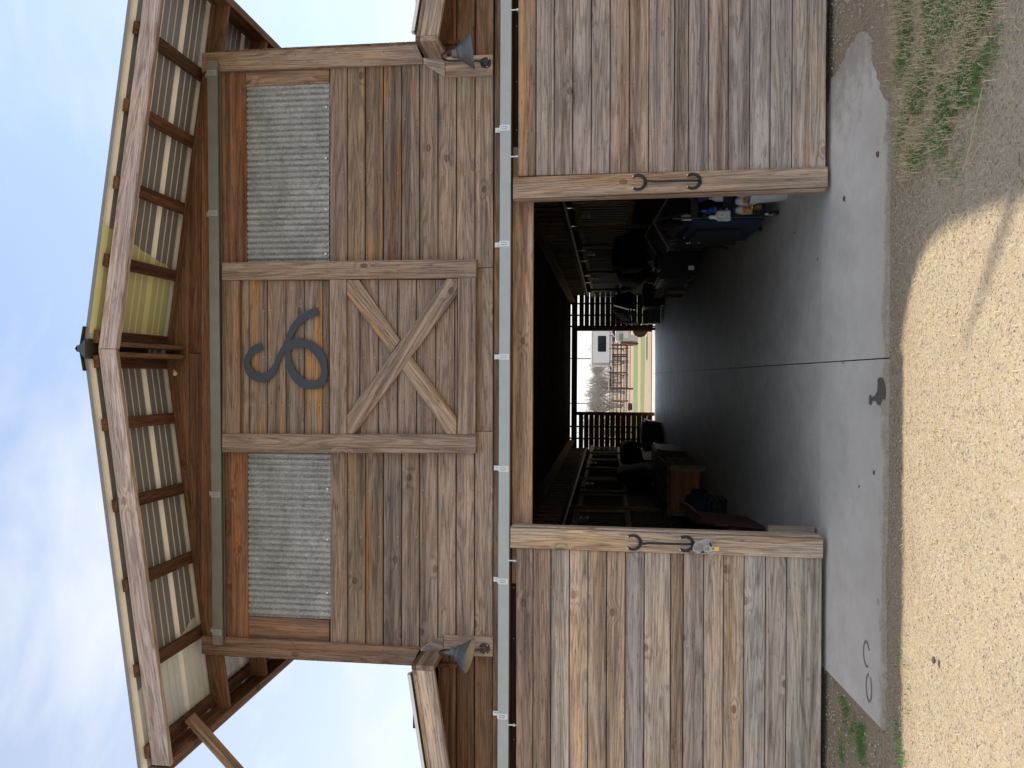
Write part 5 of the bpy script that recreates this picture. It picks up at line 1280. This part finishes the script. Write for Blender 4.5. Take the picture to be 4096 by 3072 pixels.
# pipe and wire livestock panels
FY = 45.3
random.seed(2)
for q in range(5):
    x0, x1 = -6.4 + q * 2.8, -6.4 + (q + 1) * 2.8; FYq = FY + j(.15)
    f = root('livestock_panel', ((x0 + x1) / 2, FYq, 0), 'rusty pipe livestock panel, ' + ('leftmost', 'second from left', 'middle one behind the aisle opening', 'fourth from left', 'rightmost, behind the vehicle')[q], 'fence panel', 'rusty livestock panels beyond the barn')
    mb = MB()
    for x in (x0 + .03, x1 - .03): mb.tube([(x, FYq, 0), (x, FYq, 1.42)], .032, 6)
    mb.build('post', M['rusty_pipe'], f)
    for z in (.22, .42, .62, .82, 1.05, 1.36):
        mb = MB(); mb.tube([(x0, FYq, z), (x1, FYq, z)], .019, 6); mb.build('rail', M['rusty_pipe'], f)
    mb = MB()
    for k in range(1, 14): x = x0 + (x1 - x0) * k / 14; mb.tube([(x, FYq, .2), (x, FYq, 1.36)], .007, 4, cap=False)
    o = mb.build('wires', M['rusty_pipe'], f); o['kind'] = 'stuff'
for q in range(4):
    x0 = -5 + q * 3.1; f = root('livestock_panel', (x0 + 1.5, 57, 0), 'far row rusty panel, ' + ('first', 'second', 'third', 'fourth')[q] + ' from the left', 'fence panel', 'second row of rusty panels')
    for z in (.3, .6, .9, 1.2, 1.5):
        mb = MB(); mb.tube([(x0, 57, z), (x0 + 3.05, 57, z)], .022, 6); mb.build('rail', M['rusty_pipe'], f)
    mb = MB()
    for x in (x0, x0 + 1, x0 + 2, x0 + 3): mb.tube([(x, 57, 0), (x, 57, 1.55)], .03, 6)
    mb.build('post', M['rusty_pipe'], f)
# long low shed with a pale roof edge, rust coloured frame
sh = root('loafing_shed', (1.2, 63, 0), 'low rust framed loafing shed with thin pale roof behind the pens', 'shed')
mb = MB(); mb.prism([(-1.3, 62, 1.52), (6.5, 62, 1.80), (6.5, 62, 1.88), (-1.3, 62, 1.60)], (0, 5, 0)); mb.build('roof', M['shed_roof'], sh)
for x in (-1.0, .3, 1.7, 3.1, 4.5, 6.2):
    mb = MB(); mb.box((x - .06, 62.3, 0), (x + .06, 62.42, 1.62)); mb.build('post', M['rusty_pipe'], sh)
for z in (.45, .8, 1.15, 1.4):
    mb = MB(); mb.tube([(-1.1, 66.6, z), (6.3, 66.6, z)], .045, 5); mb.build('rail', M['rusty_pipe'], sh)
# gooseneck living quarters trailer: overhanging white nose with dark window
cm = root('horse_trailer', (3.6, 60, 0), 'white living quarters trailer with dark nose window and raised neck', 'trailer')
D60 = 60
a = P(2364, 1467, D60); b = P(2446, 1323, D60)
xa, xb, zb_, zt_ = a.x, b.x + 3.2, b.z, a.z
mb = MB(); mb.prism([(xa + .1, D60, zb_ + .06), (xb, D60, zb_ + .06), (xb, D60, zt_ - .12), (xa + .1, D60, zt_ - .12)], (0, 8, 0), .05); mb.build('body', M['trailer_white'], cm)
mb = MB(); mb.prism([(xa, D60 - .03, zt_ - .12), (xb, D60 - .03, zt_ - .12), (xb, D60 - .03, zt_), (xa + .06, D60 - .03, zt_), (xa, D60 - .03, zt_ - .05)], (0, 8, 0), .03); mb.build('roof_cap', M['trailer_white'], cm)
mb = MB(); mb.box((xa + .02, D60 - .02, zb_ - .05), (xb, D60 + .3, zb_ + .055)); mb.build('belly_rail', M['trailer_white'], cm)
w0 = P(2391, 1407, D60 - .04); w1 = P(2425, 1343, D60 - .04)
mb = MB(); mb.prism([(w0.x, D60 - .012, w1.z + .06), (w0.x + .06, D60 - .012, w1.z), (w1.x - .06, D60 - .012, w1.z), (w1.x, D60 - .012, w1.z + .06), (w1.x, D60 - .012, w0.z - .06), (w1.x - .06, D60 - .012, w0.z), (w0.x + .06, D60 - .012, w0.z), (w0.x, D60 - .012, w0.z - .06)], (0, .02, 0)); mb.build('window', M['window_glass'], cm)
mb = MB(); s0 = P(2437, 1436, D60 - .02)
for k in range(6): mb.box((s0.x + k * .55, D60 - .008, zb_ + .10), (s0.x + k * .55 + .28, D60 - .003, zb_ + .15))
mb.build('reflector', M['red_board'], cm)
mb = MB(); mb.box((xa + .12, D60 - .01, zb_ + .1), (xa + .34, D60 - .004, zt_ - .16)); mb.build('corner_trim', M['chrome'], cm)
mb = MB(); mb.box((xa + 1.2, D60 + 1.0, zt_ + .0), (xa + 1.9, D60 + 1.6, zt_ + .10)); mb.box((xa + 2.5, D60 + .8, zt_), (xa + 2.8, D60 + 1.1, zt_ + .06)); mb.build('roof_vent', M['white_metal'], cm)
mb = MB(); mb.box((xa + 1.0, D60 + 1.5, .0), (xa + 1.1, D60 + 1.62, zb_ - .05)); mb.box((xa + 2.6, D60 + 4, 0), (xb, D60 + 8, zb_ + .05)); mb.build('landing_gear', M['black_iron'], cm)
mb = MB(); mb.lathe([(.34, -.1), (.36, -.06), (.36, .06), (.34, .1)], (xa + 3.4, D60 + 3.9, .36), 20, 'Y'); mb.build('wheel', M['tyre'], cm)
# small utility vehicle with white body, green stripes and a plank bumper
uv = root('stock_trailer', (2.6, 27.6, 0), 'white stock trailer corner with green stripes, brown plank bumper and rust rimmed wheel', 'trailer')
UY = 27.1
def PU(px, py, y=UY): return P(px, py, y)
tc_ = PU(2560, 1322); tr = .30
w = root('wheel', (tc_.x, UY - .05, tr), parent=uv)
mb = MB(); mb.lathe([(tr - .06, -.09), (tr - .015, -.10), (tr, -.06), (tr, .06), (tr - .015, .10), (tr - .06, .09)], (tc_.x + .02, UY, tr), 28, 'Y'); mb.build('tyre', M['tyre'], w, smooth=True)
mb = MB(); mb.lathe([(.17, -.085), (.20, -.10), (.205, -.104), (.19, -.092), (.08, -.07), (.06, -.095), (.01, -.095)], (tc_.x + .02, UY, tr), 20, 'Y'); mb.build('rim', M['rust'], w, smooth=True)
def pu(pl, y): return [PU(a, b, y) for a, b in pl]
mb = MB(); mb.prism(pu([(2462, 1300), (2462, 1360), (2470, 1366), (2548, 1366), (2550, 1345), (2520, 1338), (2518, 1300)], UY - .12), (0, 1.2, 0), .01); mb.build('body', M['trailer_white'], uv)
mb = MB()
for k in range(3): a_ = 2478 + k * 5; mb.prism(pu([(a_, 1334), (a_ + 3, 1334), (a_ + 3, 1362), (a_, 1362)], UY - .124), (0, .003, 0))
mb.build('stripe', M['green_stripe'], uv)
mb = MB(); mb.prism(pu([(2482, 1367), (2548, 1368), (2555, 1374), (2550, 1379), (2510, 1377), (2506, 1374), (2486, 1375)], UY - .16), (0, .9, 0), .006); mb.build('bumper_plank', M['leaf_brown'], uv)
mb = MB(); mb.prism(pu([(2496, 1300), (2512, 1300), (2512, 1352), (2496, 1352)], UY - .128), (0, .004, 0)); mb.build('side_panel', M['cream_metal'], uv)
mb = MB(); mb.tube(pu([(2440, 1322), (2456, 1345), (2464, 1352)], UY - .1), .02, 6); mb.tube(pu([(2528, 1345), (2530, 1368), (2548, 1368)], UY - .1), .018, 6); mb.build('frame_tube', M['white_metal'], uv)
# water tub and pale bent pipe by the fence
mb = MB(); q = P(2522, 1627, 47); mb.lathe([(.22, 0), (.26, .28), (.25, .30)], (q.x, 47, 0), 16); tag(mb.build('water_tub', M['water_tank']), 'black rubber tub at the foot of the rusty fence', 'tub')
# power lines
for q, py_ in enumerate((1434, 1613)):
    p = P(2300, py_, 120); mb = MB(); mb.tube([(p.x, 120, 0), (p.x, 120, 14)], .10, 6); tag(mb.build('utility_pole', M['bark']), ('thin utility pole behind the trailer', 'thin utility pole above the bare trees')[q], 'pole', 'far utility poles')

# bare winter trees: trunk and crown of branching twigs
def tree(x, y, h, seed, label):
    random.seed(seed); t = root('bare_tree', (x, y, 0), label, 'tree', 'leafless trees beyond the pens')
    tr_ = MB(); cw = MB()
    def grow(p, d, l, r_, lev):
        q = p + d * l; mbx = tr_ if lev < 2 else cw
        mid = (p + q) / 2 + Vector((j(.06), j(.06), j(.04))) * l
        mbx.tube([p, mid, q], [r_, r_ * .85, r_ * .7], 5 if lev < 2 else 3, cap=False)
        if lev >= 5: return
        for _ in range(3 if lev < 4 else 3):
            nd = (d + Vector((j(.75), j(.75), j(.45) + .12))).normalized()
            grow(p.lerp(q, random.uniform(.55, 1)), nd, l * random.uniform(.62, .82), r_ * .62, lev + 1)
    for b_ in range(3): grow(Vector((x + j(.2), y + j(.2), 0)), Vector((j(.35), j(.35), 1)).normalized(), h * .30, h * .018, 0)
    tr_.build('trunk', M['bark'], t, smooth=True); cw.build('crown', M['bark'], t)
TR = [(-7.4, 74, 5.2), (-5.9, 80, 6.0), (-4.4, 72, 5.6), (-2.9, 78, 5.2), (-1.5, 73, 4.9), (0.0, 79, 4.9), (1.4, 75, 4.6), (3.0, 80, 4.8), (-3.6, 86, 6.1), (-.6, 88, 5.6), (-6.8, 88, 6.2), (2.2, 90, 5.4)]
for q, (x, y, h) in enumerate(TR):
    rank = sorted(t_[0] for t_ in TR).index(x); tree(x, y, h * .95, 40 + q, 'leafless brown tree beyond the pens, ' + ('leftmost', 'second from the left', 'third from the left', 'fourth from the left', 'fifth from the left', 'sixth from the left', 'sixth from the right', 'fifth from the right', 'fourth from the right', 'third from the right', 'second from the right', 'rightmost')[rank])
mb = MB()
random.seed(9)
for _ in range(9000):
    x = random.uniform(-16, 16); y = random.uniform(92, 98); z = random.random() ** .8 * (3.3 + .7 * noise.noise(Vector((x * .4, 0, 0))))
    d = Vector((j(1), j(.3), j(1) + .6)).normalized() * random.uniform(.2, .6); mb.tube([(x, y, z), Vector((x, y, z)) + d], .014, 3, cap=False)
o = mb.build('far_brush', M['bark']); tag(o, 'grey brown mass of leafless brush along the far fence line', 'brush', None, 'stuff')

# ================================================================== added off-view roof on posts, outlined to throw the wanted shade on the yard
hs = root('shade_caster', (7, -1, 0), 'unseen tall roof on posts added right of the barn to shade the yard', 'shed')
hz = 8.0
def off(x, y): return (x + .607 * hz, y + .12 * hz, hz)
pts = [off(.109, -1.205), off(.35, -1.32), off(.62, -1.47), off(.74, -1.62), off(.79, -1.85), off(.80, -2.28), off(.757, -2.70), off(.70, -3.4), (5.4, -4.0, hz), (8.3, -4.0, hz), (8.3, 3.0, hz), off(.09, 2.0)]
mb = MB(); mb.prism(pts, (0, 0, .12)); mb.build('roof', M['shed_roof'], hs)
for (x, y) in ((6.6, -3.8), (8.1, -3.8), (8.1, 2.8), (6.9, 2.8)):
    mb = MB(); mb.box((x - .1, y - .1, 0), (x + .1, y + .1, hz)); mb.build('post', M['bark'], hs)
a_ = Vector(off(.139, -2.053)); b_ = Vector(off(.95, -2.66))
mb = MB(); mb.tube([a_, a_.lerp(b_, .5), b_], [.010, .026, .034], 8); mb.build('shade_pole', M['bark'], hs)  # added pole, put there to cast the thin stripe of shade
